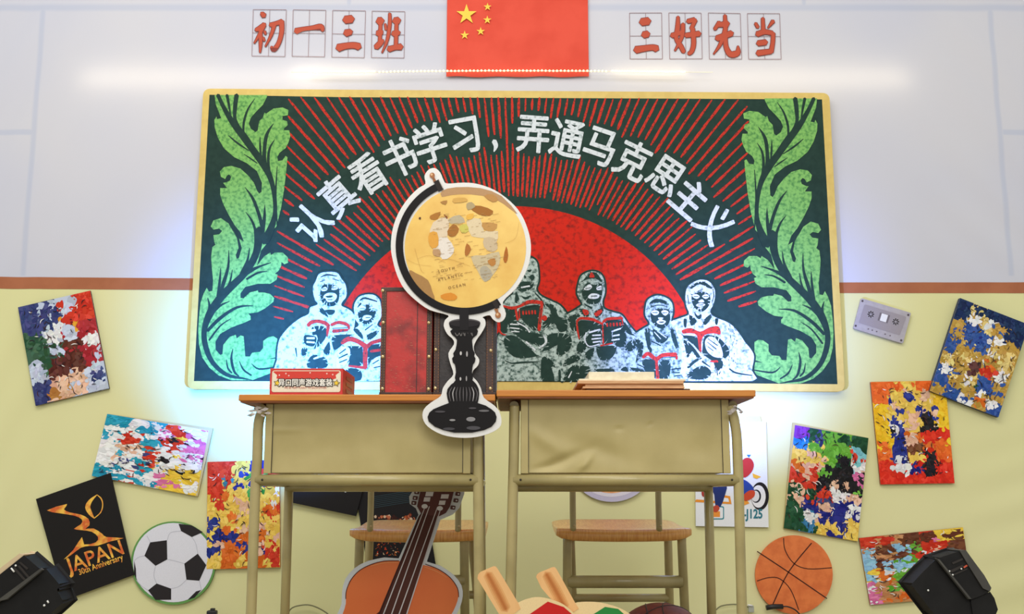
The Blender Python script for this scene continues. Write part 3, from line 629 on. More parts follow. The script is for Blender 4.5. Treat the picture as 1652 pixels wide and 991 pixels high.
# 4 red poster behind left desk leg
q = [(335, 745.6), (451, 742), (452, 916), (333, 919)]
t = poster_board('poster', 'upright red poster with yellow and blue patches, behind left desk legs', 'poster', q, edge=(170, 60, 40))
bl, go, oo = (38, 52, 140), (242, 204, 92), (226, 112, 36)
b, f = shards(q, -.012, [[rd, rd, [go, rd], [bl, rd], [rd, go]], [rd, [go, rd, (60, 130, 150)], [bl, go], [bl, (70, 160, 70)], [rd, oo, W_]], [rd, [go, oo], go, [go, (70, 160, 70)], [go, W_, bl]], [[go, rd], go, [go, SK], [go, oo], [rd, oo]], [[go, bl], [go, oo], [SK, go], [go, oo], [go, rd]], [[bl, go], [oo, bl], [oo, SK], [SK, oo], [go, SK]], [[SK, bl], oo, [bl, oo], [bl, SK], [go, rd]], [go, oo, [oo, go], oo, [go, rd]]], 14, 420, .06)
b.build('print', PRINT, t)
# 5 white poster with motorbike code
q = [(1121, 681), (1236, 681), (1240, 851), (1122.5, 849)]
t = poster_board('poster', 'white poster printed J125 with a black wheel, behind right desk leg', 'poster', q, edge=(200, 196, 180), face=(236, 238, 242))
M5 = T(1100, 650, 4.31); b = MB()
Yp = -.012
b.flat(M5(circle(543, 650, 62, 97)), Yp, (30, 26, 30), 0, .0008); b.flat(M5(circle(532, 652, 50, 78)), Yp, (238, 238, 244), 0, .0012)
b.flat(M5(circle(516, 650, 34, 46)), Yp, (40, 40, 50), 0, .0016); b.flat(M5(circle(510, 650, 28, 38)), Yp, (226, 226, 232), 0, .002)
b.flat(M5([(395,540),(430,535),(470,560),(500,600),(490,650),(440,670),(410,640)]), Yp, (40, 70, 160), 0, .0024, sm=3)
b.flat(M5([(430,640),(470,610),(505,615),(500,655),(450,682),(428,672)]), Yp, (206, 74, 44), 0, .0028, sm=3)
b.flat(M5([(410,420),(440,385),(480,390),(500,430),(485,480),(440,520),(405,500)]), Yp, (196, 52, 48), 0, .0024, sm=3)
b.flat(M5([(490,490),(550,515),(520,530),(495,520)]), Yp, (244, 186, 60), 0, .002)
b.flat(M5([(450,362),(480,362),(465,382)]), Yp, (50, 120, 180), 0, .002)
b.flat(M5([(100,672),(320,690),(335,705),(90,690)]), Yp, (238, 150, 50), 0, .001)
b.flat(M5([(275,640),(335,650),(345,705),(270,700)]), Yp, (238, 150, 50), 0, .001); b.flat(M5([(288,660),(322,665),(328,690),(285,688)]), Yp, (236, 238, 242), 0, .0014)
b.flat(M5([(215,560),(310,560),(300,640),(270,720),(235,725),(225,640),(215,620)]), Yp, (34, 50, 110), 0, .0018, sm=2)
b.flat(M5([(215,725),(245,712),(262,735),(240,762),(212,750)]), Yp, (190, 74, 52), 0, .0022, sm=2)
b.flat(M5(circle(150, 625, 14, 30, 16)), Yp, (170, 52, 48), 0, .0014)
rr = rounded(M5([(200,720),(293,720),(293,812),(200,812)]), 3)
b.flat(rr, Yp, (60, 140, 155), 0, .0008); b.flat(rounded(M5([(200,728),(286,728),(286,804),(200,804)]), 2.4), Yp, (236, 238, 242), 0, .0011)
b.flat(M5([(205,755),(265,755),(265,795),(205,795)]), Yp, (238, 150, 60), 0, .0014)
b.flat(M5([(430,650),(470,700),(430,715)]), Yp, (240, 160, 60), 0, .001)
b.text('-J125', 1214.5, 831.5, 20.5, Yp, (50, 122, 138), dy=.001, sx=.74, off=.03)
b.build('print', PRINT, t)
b = MB(); b.slab([(1187, 672), (1227, 672), (1229, 681), (1186, 681)], -.008, -.002, (206, 192, 132)); b.build('backing_tab', PRINT, t)
# 6 busy green/blue poster
q = [(1282.5, 686), (1401, 707), (1383.5, 874), (1264, 852.5)]
t = poster_board('poster', 'tilted poster of green, red and dark blue patches, above basketball cutout', 'poster', [(1279, 682)] + q[1:], edge=(196, 176, 120), face=(200, 184, 130))
gn, dg = (110, 180, 60), (30, 80, 50); ry = (34, 40, 130)
b, f = shards(q, -.012, [[(120, 50, 160), [nv, dg], [gn, dg], [gn, dg], dg], [(40, 130, 200), [gn, go], [gn, go], gn, [(130, 200, 210), rd]], [go, [go, SK], [gn, dg], [dg, K_], [SK, W_, (150, 200, 210)]], [[oo, SK], [SK, rd], [K_, gn], K_, [K_, pk]], [rd, [rd, oo], K_, [SK, K_], [K_, gn]], [[dg, SK], [rd, dg], [nv, rd], [SK, W_], [ry, SK]], [[SK, dg], [ry, rd], [SK, ry], ry, [W_, ry]], [dg, [(60, 130, 180), W_], [SK, ry], ry, [go, ry]], [dg, [(60, 130, 180), dg], go, [ry, go], go]], 16, 420, .06)
b.build('print', PRINT, t)
# 7 red to yellow poster
q = [(1404.4, 616.6), (1524.5, 614), (1540, 780), (1420.6, 782)]
t = poster_board('poster', 'orange and yellow poster with blue and blond patches, overlapped by gold-blue poster', 'poster', q, edge=(150, 90, 50))
yb, ob, rb = (250, 200, 40), (240, 110, 40), (228, 50, 30)
b, f = shards(q, -.012, [[ob, [ob, go], [go, SK], [ob, go], ob], [ob, [go, bl], [go, bl], [go, SK, bl], yb], [yb, [go, SK], [go, W_], [go, bl], yb], [yb, [go, bl], [go, SK], [K_, bl, SK], yb], [yb, [bl, W_], [go, SK], [K_, SK], yb], [yb, [bl, K_], [oo, SK], rb, [rb, yb]], [[yb, ob], bl, (120, 70, 40), [oo, rb], ob], [ob, [bl, W_], [(120, 70, 40), go], [rb, K_], ob], [rb, [rb, W_], [rb, ry], [rb, K_], rb], [rb, rb, rb, rb, rb]], 17, 380, .06)
b.build('print', PRINT, t)
# 8 gold on blue poster, right edge
q = [(1549, 481), (1660, 524), (1610.5, 673.5), (1499.7, 631)]
t = poster_board('poster', 'tilted blue poster crowded with gold shapes, at right edge of backdrop', 'poster', q, Y=-.024, edge=(60, 70, 100), thick=.018)
gd, gd2, db = (196, 156, 72), (232, 208, 130), (28, 50, 92); b2 = (50, 86, 160)
b, f = shards(q, -.024, [[db, [gd2, db], db, db, db], [db, [gd, W_], [gd2, W_], [gd, b2], db], [[gd, b2], [gd, b2], [b2, ry], [gd, W_], [gd, db]], [[b2, gd], [gd, b2], [b2, gd2], [gd, gd2, W_], [gd, gd2]], [[b2, gd], [gd, gd2], [gd, W_], [gd, oo], [gd, gd2]], [[gd, gd2], [gd, gd2], [gd, (90, 50, 50)], [(60, 140, 150), gd, rd], [gd, W_]], [[b2, W_], [gd, b2], [gd, gd2, W_], [b2, gd], [gd, b2]], [b2, [gd, gd2], [dg, gd], [b2, W_], [b2, gd]], [[gd, b2], b2, [W_, b2], [gd, oo], [b2, W_]]], 18, 460, .055)
b.build('print', PRINT, t)
# 9 brown party poster lower right
q = [(1386, 868.5), (1553.5, 851), (1569, 962), (1404, 976.5)]
t = poster_board('poster', 'landscape poster of brown, red and green patches behind right spotlight', 'poster', q, edge=(150, 110, 70))
bw, tn = (112, 62, 40), (200, 140, 90); sk = (150, 200, 230)
b, f = shards(q, -.012, [[[rd, tn], [tn, rd], [bw, tn], bw, [rd, bw], [ye, pk], [ye, bw]], [[sk, tn], [tn, bw], [bw, sk], [gn, bw], [rd, rd, W_], [rd, SK], bw], [[sk, W_], [bw, sk], [gn, sk, W_], [gn, rd], [SK, W_], [rd, tn], bw], [[ye, sk], [oo, W_], [gn, W_], [pk, gn], K_, K_, K_], [[W_, pk], [gn, tn], [gn, tn], [rd, bw], rd, K_, K_], [[pk, W_], [tn, oo], [tn, oo], [rd, W_], rd, K_, K_]], 19, 380, .055)
b.build('print', PRINT, t)
# 10 and 11 dark posters behind the left desk
q = [(478, 742), (592, 766), (574, 833), (460, 809)]
t = poster_board('poster', 'plain black landscape poster under left desk, slanted bottom edge', 'poster', q, Y=-.020, edge=(30, 28, 28), face=(28, 26, 27), thick=.014)
b = MB()
for x, y, ww in ((516, 786, 7), (530, 787.5, 5), (556, 790, 3)): b.flat([(x, y), (x + ww, y + 1), (x + ww - .8, y + 5), (x - .8, y + 4)], -.02, (210, 215, 215), 0, .0006)
b.build('lettering', PRINT, t)
q = [(566, 745), (676, 742), (707, 938), (596, 938)]
t = poster_board('poster', 'dark poster with orange-lit patches hung behind left chair and guitar', 'poster', q, Y=-.011, edge=(30, 28, 28), face=(30, 28, 30))
b = MB(); f = T(380, 740, 3.755); r = random.Random(5)
for i in range(70):
    x, y = r.uniform(845, 1085), r.uniform(338, 388); y = max(y, 372 - abs(x - 1000) * .5 if x > 940 else 352)
    c = r.choice([(150, 70, 44), (196, 110, 76), (216, 190, 160), (70, 34, 28), (60, 30, 26), (176, 84, 40), (40, 28, 28)]); w_ = r.uniform(5, 14)
    b.flat(f([(x - w_, y - r.uniform(0, 8)), (x, y - w_), (x + w_ * .7, y - 2), (x + w_ * .4, y + w_), (x - w_ * .6, y + w_)]), -.011, c, 0, .0006 + i * 1e-5)
for i in range(60):
    x, y = r.uniform(852, 1000), r.uniform(510, 588); c = r.choice([(190, 60, 34), (220, 120, 50), (110, 30, 26), (60, 24, 24), (236, 200, 160)])
    b.flat(f([(x + r.uniform(-12, 12), y + r.uniform(-9, 9)) for _ in range(3)]), -.011, c, 0, .0008 + i * 1e-5)
for i in range(7): b.flat(ribbon(f([(840, 232 + i * 11, 3), (1060, 196 + i * 11, 3)]), cap=False), -.011, (54, 76, 84), 0, .0006)
b.flat(f([(850,182),(960,178),(955,186),(850,190)]), -.011, (150, 160, 165), 0, .0006)
prop(b.build('print', PRINT, t), kind='stuff')

# football cutout
t = thing('football_cutout', 'flat round white and black football cutout with green rim', 'cutout', P(279, 976, -.012))
b = MB(); b.slab(circle(279.3, 908.8, 68.2, 67.3), -.012, -.003, (104, 156, 84)); b.build('green_rim', PRINT, t)
b = MB(); b.flat(circle(279.6, 908.0, 65, 64), -.012, (226, 226, 236), 0, .0006); b.build('ball_print', PRINT, t)
b = MB(); K3s = K3
for sh in ([(678,718),(705,655),(783,645),(785,735),(730,765)],[(865,755),(928,708),(968,762),(935,835),(875,830)],[(695,880),(735,848),(803,872),(803,924),(730,925)],[(838,568),(900,575),(952,607),(900,630),(850,602)],[(630,740),(638,780),(640,832),(629,800)],[(880,925),(920,885),(945,878),(912,914)]):
    b = MB(); b.flat(K3(sh), -.012, (42, 38, 40), 0, .0014); b.build('black_panel', PRINT, t)
b = MB()
for st in ([(785,645,3),(800,610,3),(850,602,3)],[(900,630,3),(918,660,3),(928,708,3)],[(785,735,3),(820,742,3),(865,755,3)],[(730,765,3),(722,810,3),(735,848,3)],[(803,872,3),(840,862,3),(875,830,3)],[(678,718,3),(650,725,3),(632,740,3)],[(968,762,3),(990,765,3)],[(705,655,3),(690,625,3)],[(935,835,3),(945,878,3)],[(695,880,3),(665,860,3),(640,832,3)]):
    b = MB(); b.stroke(K3(st), -.012, (196, 196, 208), 0, .001); b.build('seam_print', PRINT, t)
# basketball cutout
t = thing('basketball_cutout', 'flat round orange basketball cutout with dark seams, lower right', 'cutout', P(1281, 991, -.012))
b = MB(); b.slab(circle(1281, 927.5, 62.5, 63.5), -.012, -.003, cs=(160, 100, 50)); b.build('disc', mat('basketball_print', (228, 122, 56), .5, (214, 106, 44), 30), t)
B3 = T(1240, 640, 2.823); b = MB()
for st in ([(195,668,5),(90,800,5),(20,945,5)],[(-52,706,5),(0,740,5),(90,800,5),(265,920,5)],[(68,645,4),(75,700,4),(115,760,4),(180,785,4),(287,780,4)],[(-52,840,4),(0,825,4),(50,830,4),(100,880,4),(137,972,4)]):
    b = MB(); b.stroke(B3(st), -.012, (70, 34, 24), 0, .0007); b.build('seam_print', PRINT, t)
# cassette
q = [(1389.5, 481), (1470, 505), (1456.7, 554.5), (1376.7, 530)]
t = thing('cassette_cutout', 'grey cassette tape cutout, tilted, under the right brown rail', 'cutout', P(1417, 542, -.012))
b = MB(); b.slab(rounded(q, 2.5, 3), -.012, -.003, cs=(90, 80, 90)); b.build('shell', mat('cassette_grey', (176, 170, 174), .45, (168, 162, 166), 50), t)
f = quadmap(q); b = MB()
Q = lambda pts: [f(u, v) for u, v in pts]
b.flat(rounded(Q([(.09, .16), (.93, .16), (.90, .78), (.07, .78)]), 2.5, 3), -.012, (158, 150, 154), 0, .0006)
b.flat(Q([(.42, .27), (.62, .27), (.61, .53), (.41, .53)]), -.012, (120, 112, 116), 0, .001); b.flat(Q([(.455, .28), (.58, .28), (.575, .52), (.45, .52)]), -.012, (236, 236, 236), 0, .0014)
b.build('label_print', PRINT, t)
for u in (.255, .755):
    b = MB(); c = f(u, .41)
    b.flat(circle(c[0], c[1], 6.2, 6.2, 20), -.012, (172, 166, 170), 0, .001)
    for k in range(8):
        a = k * PI / 4; b.flat(ribbon([(c[0] + 1.6 * math.cos(a), c[1] + 1.6 * math.sin(a), 1.0), (c[0] + 5.4 * math.cos(a), c[1] + 5.4 * math.sin(a), 2.6)], cap=False), -.012, (52, 44, 46), 0, .0014)
    b.build('reel_hub', PRINT, t)
b = MB()
for u, v in ((.035, .08), (.955, .09), (.03, .9), (.95, .92)): c = f(u, v); b = MB(); b.flat(circle(c[0], c[1], 1.8, 1.8, 10), -.012, (90, 80, 84), 0, .0008); b.build('screw_print', PRINT, t)
for u in (.28, .36, .62, .72, .45): c = f(u, .88); b = MB(); b.flat(circle(c[0], c[1], 1.3, 1.0, 8), -.012, (110, 100, 104), 0, .0008); b.build('hole_print', PRINT, t)
# noodle bowl cutout
t = thing('bowl_cutout', 'white rimmed bowl cutout with orange soup hanging behind right desk', 'cutout', P(988, 810, -.012))
b = MB(); b.slab(circle(987, 752, 66, 58), -.012, -.003, (198, 192, 216)); b.flat(circle(987, 750, 60, 52), -.012, (226, 220, 232), 0, .0004); b.build('rim', PRINT, t)
b = MB(); b.flat(circle(986, 748, 54, 48), -.012, dy=.0008); b.build('soup_print', mat('soup_print', (222, 132, 76), .5, (240, 190, 130), 22), t)

# ================================================================== DESKS
TUBE = mat('cream_painted_steel', (176, 161, 108), .35, (160, 146, 96), 14, .45, .7, coat=.25, bump=.04, bscale=60)
PANEL = mat('cream_painted_panel', (184, 168, 112), .5, (172, 156, 100), 9, .4, .7, bump=.06, bscale=300)
WOODE = mat('desktop_edge_wood', (208, 134, 46), .45, (190, 114, 38), 10, stretch=(1, 6, 30), lo=.3, hi=.7)
WOODT = mat('desktop_underside', (150, 84, 40), .6, (124, 68, 32), 14, stretch=(1, 8, 8))
DARK = mat('dark_metal', (38, 32, 28), .4)
YF = -DW + 2.50                                # near edge of the desktops
def desk(label, x0, x1, ytop, Yf, lfoot, rfoot, ltop, rtop, dents):
    """px: desktop ends, desktop top edge; Yf near edge; leg px paths"""
    pl, pr = P(x0, ytop, Yf), P(x1, ytop, Yf); zt = pl.z; th = .0150; dep = .40
    t = thing('school_desk', label, 'desk', ((pl.x + pr.x) / 2, Yf + .2, 0), 'school desks in front of the backdrop')
    b = MB(); b.box((pl.x, Yf, zt - th), (pr.x, Yf + dep, zt), bev=.002); o = b.build('desktop', [WOODE], t)
    b = MB(); b.box((pl.x + .004, Yf + .003, zt - th - .0035), (pr.x - .004, Yf + dep - .003, zt - th + .0006)); b.build('underside_board', WOODT, t)
    # legs: front pair follow the traced px, rear pair stand .34 behind
    yl = Yf + .045; R = .0118
    path = {}
    for side, ft in (('l', lfoot), ('r', rfoot)):
        pts = [P(x, y, yl) for x, y in ft]; last = pts[-1]; d = (pts[-1] - pts[-2]); k = (last.z - 0.012) / max(-d.z, 1e-4)
        foot = last + d * k; foot.z = 0.012; pts.append(foot); path[side] = pts
        b = MB(); b.tube(pts, R, 16, n=6); b.build('leg', TUBE, t)
        b = MB(); b.tube([Vector((foot.x, foot.y, 0)), Vector((foot.x, foot.y, .03))], R + .002, 14, n=0); b.build('foot_cap', DARK, t)
        # rear leg
        yr = yl + .33; sgn = 1 if side == 'l' else -1
        top = Vector((pts[1].x + sgn * .004, yr, zt - th - .004)); ft2 = Vector((foot.x * .995 + sgn * .004, yr + .01, .012))
        b = MB(); b.tube([top, ft2], R, 14, n=0); b.build('leg', TUBE, t)
        b = MB(); b.tube([Vector((ft2.x, ft2.y, 0)), Vector((ft2.x, ft2.y, .03))], R + .002, 14, n=0); b.build('foot_cap', DARK, t)
        # side rails under the top and low on the frame
        for z in (zt - th - .017, P(0, 774, yl).z - .004):
            xx = pts[2].x if z < zt - .1 else pts[1].x
            b = MB(); b.tube([Vector((xx, yl, z)), Vector((xx, yr, z))], R * .9, 12, n=0); b.build('side_rail', TUBE, t)
        b = MB(); b.tube([Vector((foot.x * .99, yl, .1)), Vector((foot.x * .99, yr, .1))], R * .9, 12, n=0); b.build('side_rail', TUBE, t)
    def xat(side, z):
        q = path[side]
        for a, c in zip(q, q[1:]):
            if c.z <= z <= a.z: return a.x + (c.x - a.x) * (a.z - z) / max(a.z - c.z, 1e-6)
        return q[-1].x
    zr = P(0, 774.5, yl).z
    b = MB(); b.tube([Vector((xat('l', zr), yl, zr)), Vector((xat('r', zr), yl, zr))], .0130, 16, n=0); b.build('front_rail', TUBE, t)
    for side, s_ in (('l', 1), ('r', -1)):
        b = MB(); x = xat(side, zr) + s_ * .017; b.sphere((x, yl - .0125, zr), .0028, u=8, v=6); b.build('rivet', DARK, t)
    zr2 = zr - .013
    b = MB(); b.tube([Vector((xat('l', zr) + .003, yl + .33, zr2)), Vector((xat('r', zr) - .003, yl + .33, zr2))], .0130, 16, n=0); b.build('back_rail', TUBE, t)
    # front panel with dents, folded strips at both ends
    yp = yl - .004; xa, xb = xat('l', zr) + .020, xat('r', zr) - .020
    zl, zh = zr + .0165, zt - th - .004
    b = MB(); nx, nz = 90, 36
    for j in range(nz + 1):
        for i in range(nx + 1):
            u, v = i / nx, j / nz; x = xa + (xb - xa) * u; z = zl + (zh - zl) * v
            d = .0012 * math.sin(u * 9 + 1) * math.sin(v * 4)
            for (du, dv, su, sv, amp, rot) in dents:
                a, c = u - du, (v - dv) * .3; a, c = a * math.cos(rot) + c * math.sin(rot), -a * math.sin(rot) + c * math.cos(rot)
                d += amp * math.exp(-(a / su) ** 2 - (c / sv) ** 2)
            e = min(u, 1 - u, v * .4, (1 - v) * .4); d *= min(1, e / .03)
            b.v.append((x, yp + d, z))
    for j in range(nz):
        for i in range(nx):
            a = j * (nx + 1) + i; b.face([a, a + 1, a + nx + 2, a + nx + 1], 0, (0, 0, 0), True)
    o = len(b.v); b.add([(xa, yp + .010, zl), (xb, yp + .010, zl), (xb, yp + .010, zh), (xa, yp + .010, zh)], [[3, 2, 1, 0]])
    b.build('front_panel', PANEL, t)
    for x_, s_ in ((xa, 1), (xb, -1)):
        b = MB(); b.box((min(x_ - .002 * s_, x_ + .015 * s_), yp - .0035, zl - .002), (max(x_ - .002 * s_, x_ + .015 * s_), yp + .012, zh), bev=.0012); b.build('panel_edge_strip', PANEL, t)
    for x_, s_ in ((xa, 1), (xb, -1)):
        b = MB(); e = x_ + .0152 * s_; b.box((min(e, e + .001 * s_), yp - .0026, zl), (max(e, e + .001 * s_), yp + .003, zh)); b.build('panel_seam', DARK, t)
    b = MB(); b.box((xa, yp + .02, zl), (xb, yp + .31, zl + .002)); b.build('book_shelf', PANEL, t)
    for x_ in (xa, xb - .002):
        b = MB(); b.box((x_, yp + .012, zl), (x_ + .002, yp + .31, zh)); b.build('side_panel', PANEL, t)
    # clear tape wisp at an end
    return t, zt, (pl.x, pr.x)
dl, ZL, XL = desk('left school desk with cream steel frame, game box standing on it', 385, 799, 636.5, YF,
    [(429, 655), (421, 668), (416.5, 690), (415, 740), (411.5, 800), (405, 991)], [(770, 655), (770.5, 680), (771, 730), (771.5, 790), (773, 991)], 0, 0,
    [(.3, .35, .25, .05, .003, .1), (.75, .5, .2, .08, -.003, -.2), (.08, .62, .10, .012, -.0025, 0)])
dr, ZR, XR = desk('right school desk with dented front panel, paper stack lying on it', 801, 1219, 629.5, YF,
    [(830, 655), (829.5, 680), (829, 730), (827.5, 790), (822.5, 991)], [(1177, 655), (1183, 672), (1188, 700), (1190, 740), (1192, 800), (1197, 991)], 0, 0,
    [(.17, .13, .14, .020, .008, .35), (.12, .42, .10, .03, -.005, -.5), (.38, .30, .14, .04, .006, -.25), (.30, .10, .05, .015, -.006, .8), (.47, .6, .02, .008, .003, 0), (.62, .66, .012, .006, .003, .5), (.85, .3, .1, .05, .003, 0)])
# tape wisps at desk corners, part of each desk
TAPE = mat('clear_tape', (206, 196, 190), .25, (180, 168, 160), 60)
def tape(parent, cx, cy, Y, s, seed):
    r = random.Random(seed); b = MB(); n = 7
    for k in range(4):
        a0 = P(cx + r.uniform(-6, 6) * s, cy + r.uniform(-3, 3) * s, Y - .004 * k * .3)
        pts = [a0 + Vector((r.uniform(-.010, .010) * s + .003 * i * (1 if k % 2 else -1), r.uniform(-.003, .003), -.0035 * i * s)) for i in range(n)]
        o = len(b.v)
        for i, p in enumerate(pts): b.v += [tuple(p + Vector((-.004 * s, 0, .002))), tuple(p + Vector((.004 * s, .003, -.001)))]
        for i in range(n - 1): b.face([o + 2 * i, o + 2 * i + 1, o + 2 * i + 3, o + 2 * i + 2], 0, (0, 0, 0), True)
    b.build('tape_wisp', TAPE, parent)
tape(dl, 419, 655, YF + .012, 1.0, 1); tape(dr, 1184, 655, YF + .012, .8, 2)

# ================================================================== THINGS ON THE DESKS
# game box
x0b, x1b = P(435, 636, YF + .03).x, P(553, 636, YF + .03).x; Yb = YF + .012; hb = P(500, 594.5, Yb).z - ZL
gb = thing('game_box', 'red game box with cream label and lettering, on left desk', 'box', ((x0b + x1b) / 2, Yb + .1, ZL))
x0b, x1b = P(435, 620, Yb).x, P(553, 620, Yb).x
b = MB(); b.box((x0b, Yb, ZL), (x1b, Yb + .19, ZL + hb), bev=.001); b.build('carton', mat('carton_red', (212, 50, 44), .45, (204, 44, 38), 30, coat=.2), gb)
lx = lambda u: x0b + (x1b - x0b) * u
b = MB()
def fl_(pts, dy, c): # box-front local (u,v up) polygon
    vs = [Vector((lx(u), Yb - dy, ZL + hb * v)) for u, v in pts]; tri = tessellate_polygon([[Vector((v.x, v.z, 0)) for v in vs]])
    out = [tuple(t_) if ((vs[t_[1]] - vs[t_[0]]).cross(vs[t_[2]] - vs[t_[0]])).y < 0 else (t_[0], t_[2], t_[1]) for t_ in tri]
    b.add(vs, out, 0, c)
def rr_(u0, v0, u1, v1, ru, rv, n=5):
    o = []
    for cu, cv, a in ((u1 - ru, v1 - rv, 0), (u0 + ru, v1 - rv, 90), (u0 + ru, v0 + rv, 180), (u1 - ru, v0 + rv, 270)):
        for k in range(n + 1): t_ = math.radians(a + 90 * k / n); o.append((cu + ru * math.cos(t_), cv + rv * math.sin(t_)))
    return o
fl_(rr_(.03, .10, .97, .92, .03, .09), .0008, (240, 226, 196)); fl_(rr_(.045, .13, .955, .89, .025, .07), .0011, (244, 230, 204))
fl_([(.045, .86), (.10, .74), (.09, .62), (.2, .52), (.8, .52), (.91, .62), (.9, .74), (.955, .86), (.94, .89), (.06, .89)], .0013, (220, 62, 48))
for u, v in ((.13, .74), (.22, .8), (.26, .72), (.55, .83), (.78, .80), (.86, .76)): fl_([(u - .012, v), (u, v - .035), (u + .012, v), (u, v + .035)], .0015, (248, 214, 200))
gy = 593 + (1 - .50) * 43
pz = lambda v: ZL + hb * v
b.build('front_label', GLOSS, gb)
b = MB(); cxp, cyp = 493, 617.5
for dxy in ((-1, 0), (1, 0), (0, -1), (0, 1), (-.8, -.8), (.8, .8), (-.8, .8), (.8, -.8)):
    b.text('异口同声游戏套装', cxp + dxy[0] * 1.0, cyp + dxy[1] * 1.0, 12.6, Yb, (34, 24, 20), dy=.0018, bold=.5, sx=.87)
b.text('异口同声游戏套装', cxp, cyp, 12.6, Yb, (250, 244, 232), dy=.0024, bold=.25, sx=.87)
b.text('WE RE VERY FUNNY TO EACH OTHER', cxp, 626, 4.4, Yb, (190, 70, 60), dy=.0018, sx=.9)
for sx_ in (447.5, 543):
    b.flat(star(sx_, 618.5, 6.4, 3.0, .2), Yb, (40, 28, 20), 0, .0024); b.flat(star(sx_, 618.5, 4.6, 2.1, .2), Yb, (248, 206, 60), 0, .0028)
b.build('lettering', GLOSS, gb)
b = MB()   # side print
for k, (v0, v1) in enumerate(((.16, .3), (.42, .56), (.66, .8))):
    b.add([(x1b + .0008, Yb + .05, pz(v0)), (x1b + .0008, Yb + .15, pz(v0)), (x1b + .0008, Yb + .15, pz(v1)), (x1b + .0008, Yb + .05, pz(v1))], [[0, 1, 2, 3]], 0, (176, 52, 34))
b.build('side_print', GLOSS, gb)

# two vintage book-shaped cases
LEATH = mat('brown_leather', (74, 46, 34), .45, (54, 32, 24), 30, bump=.15, bscale=250)
STITCH = mat('stitch_thread', (150, 100, 60), .7); STUD = mat('brass_stud', (206, 182, 134), .28, metal=.7)
REDL = mat('red_cracked_leather', (190, 42, 36), .4, (134, 30, 26), 26, .45, .7, bump=.15, bscale=120, coat=.15)
BLKL = mat('black_cracked_leather', (52, 44, 42), .45, (36, 30, 30), 60, .4, .65, bump=.25, bscale=160)
def case(label, xa, xb, ytop, body, Yc, studs, strips, dep, hid=0):
    a, c = P(xa, 600, Yc).x, P(xb, 600, Yc).x; zt = P((xa + xb) / 2, ytop, Yc).z
    t = thing('storage_case', label, 'case', ((a + c) / 2, Yc + dep / 2, ZL))
    b = MB(); b.box((a, Yc, ZL), (c, Yc + dep, zt), bev=.003); b.build('body', body, t)
    for s0, s1 in strips:
        u0, u1 = P(s0, 600, Yc).x, P(s1, 600, Yc).x
        b = MB(); b.box((u0, Yc - .0025, ZL + .001), (u1, Yc + .001, zt - .001), bev=.001)
        k = ZL + .006
        while k < zt - .006:
            for e in (u0 + .0025, u1 - .0025): b.box((e - .0005, Yc - .0032, k), (e + .0005, Yc - .0024, k + .0035), 1)
            k += .0065
        b.build('leather_strip', [LEATH, STITCH], t)
    for sx_, sy_ in studs:
        b = MB(); b.sphere(P(sx_, sy_, Yc - .003), .0042, u=12, v=8, sc_=(1, .6, 1)); b.build('stud', STUD, t)
    b = MB(); b.box((a - .001, Yc - .0022, zt - .008), (c + .001, Yc + .004, zt + .0015), bev=.001); b.build('edge_binding', LEATH, t)
    b = MB(); b.box((a - .001, Yc - .0022, ZL), (c + .001, Yc + .004, ZL + .006), bev=.001); b.build('edge_binding', LEATH, t)
    return t, a, c, zt
Gc = T(600, 440, 3.539)
rc, ra_, rc_, rzt = case('red leather case with brown studded strips, standing left of black case', 613, 697, 465, REDL, YF + .012,
    Gc([(62,103),(65,285),(62,480),(60,663),(325,103),(325,286),(326,480),(323,665)]), [(614, 621.5), (688, 696.5)], .20)
b = MB(); r = random.Random(9)
for k in range(110):
    x = ra_ + .014 + r.random() * (rc_ - ra_ - .030); z = ZL + .01 + r.random() ** 1.3 * (rzt - ZL - .02); l = r.uniform(.001, .007)
    b.add([(x, YF + .0115, z), (x + l, YF + .0115, z + r.uniform(-.0006, .0006)), (x + l, YF + .0115, z + .0007), (x, YF + .0115, z + .0005)], [[0, 1, 2, 3]], 0, (206, 130, 104))
prop(b.build('scuff_marks', PRINT, rc), kind='stuff')
b = MB(); b.box((P(671, 600, YF).x, YF + .0105, ZL + .006), (P(671, 600, YF).x + .0012, YF + .0125, rzt - .008)); b.build('seam', DARK, rc)
bc, ba_, bc_, bzt = case('black leather case with brown studded strips, behind globe stand', 699, 800, 470, BLKL, YF + .014,
    Gc([(365,440),(362,660),(678,445),(676,662)]), [(699.5, 709), (784, 796)], .20)

# paper stack on right desk
def sheet(name, label, cat, x0, x1, y0, y1, Yn, dep, m, group=None, rot=0, lift=0):
    a, c = P(x0, 615, Yn).x, P(x1, 615, Yn).x; z0, z1 = y0, y1
    t = MB(); t.box((a, Yn, z0), (c, Yn + dep, z1), bev=min(.0012, (z1 - z0) * .3))
    o = t.build(name, m); return prop(o, label, cat, group)
KR = mat('kraft_paper_edges', (222, 178, 132), .7, (196, 146, 102), 30, stretch=(1, 1, 40)); CR = mat('cream_paper', (240, 230, 200), .6, (230, 218, 186), 60)
DKP = mat('dark_folder', (88, 64, 50), .6, (70, 50, 40), 20)
h_ = lambda y: P(1015, y, YF + .03).z
zs = ZR
lay = [('folder', 'dark brown folder at bottom of the paper stack', 'folder', 946, 1113, .0035, DKP, .020),
       ('envelope', 'long cream envelope second from bottom of the stack', 'envelope', 940, 1104, .0035, KR, .014),
       ('folder', 'tan folder in the middle of the paper stack', 'folder', 944, 1103, .0045, KR, .022),
       ('envelope', 'wide kraft envelope just below the cream notepads', 'envelope', 932, 1103, .0055, KR, .016),
       ('notepad', 'wide cream notepad with its right end hanging past stack', 'notepad', 934, 1106, .0040, CR, .030),
       ('notepad', 'thick smaller cream notepad on top of the stack', 'notepad', 950, 1056, .0120, CR, .036)]
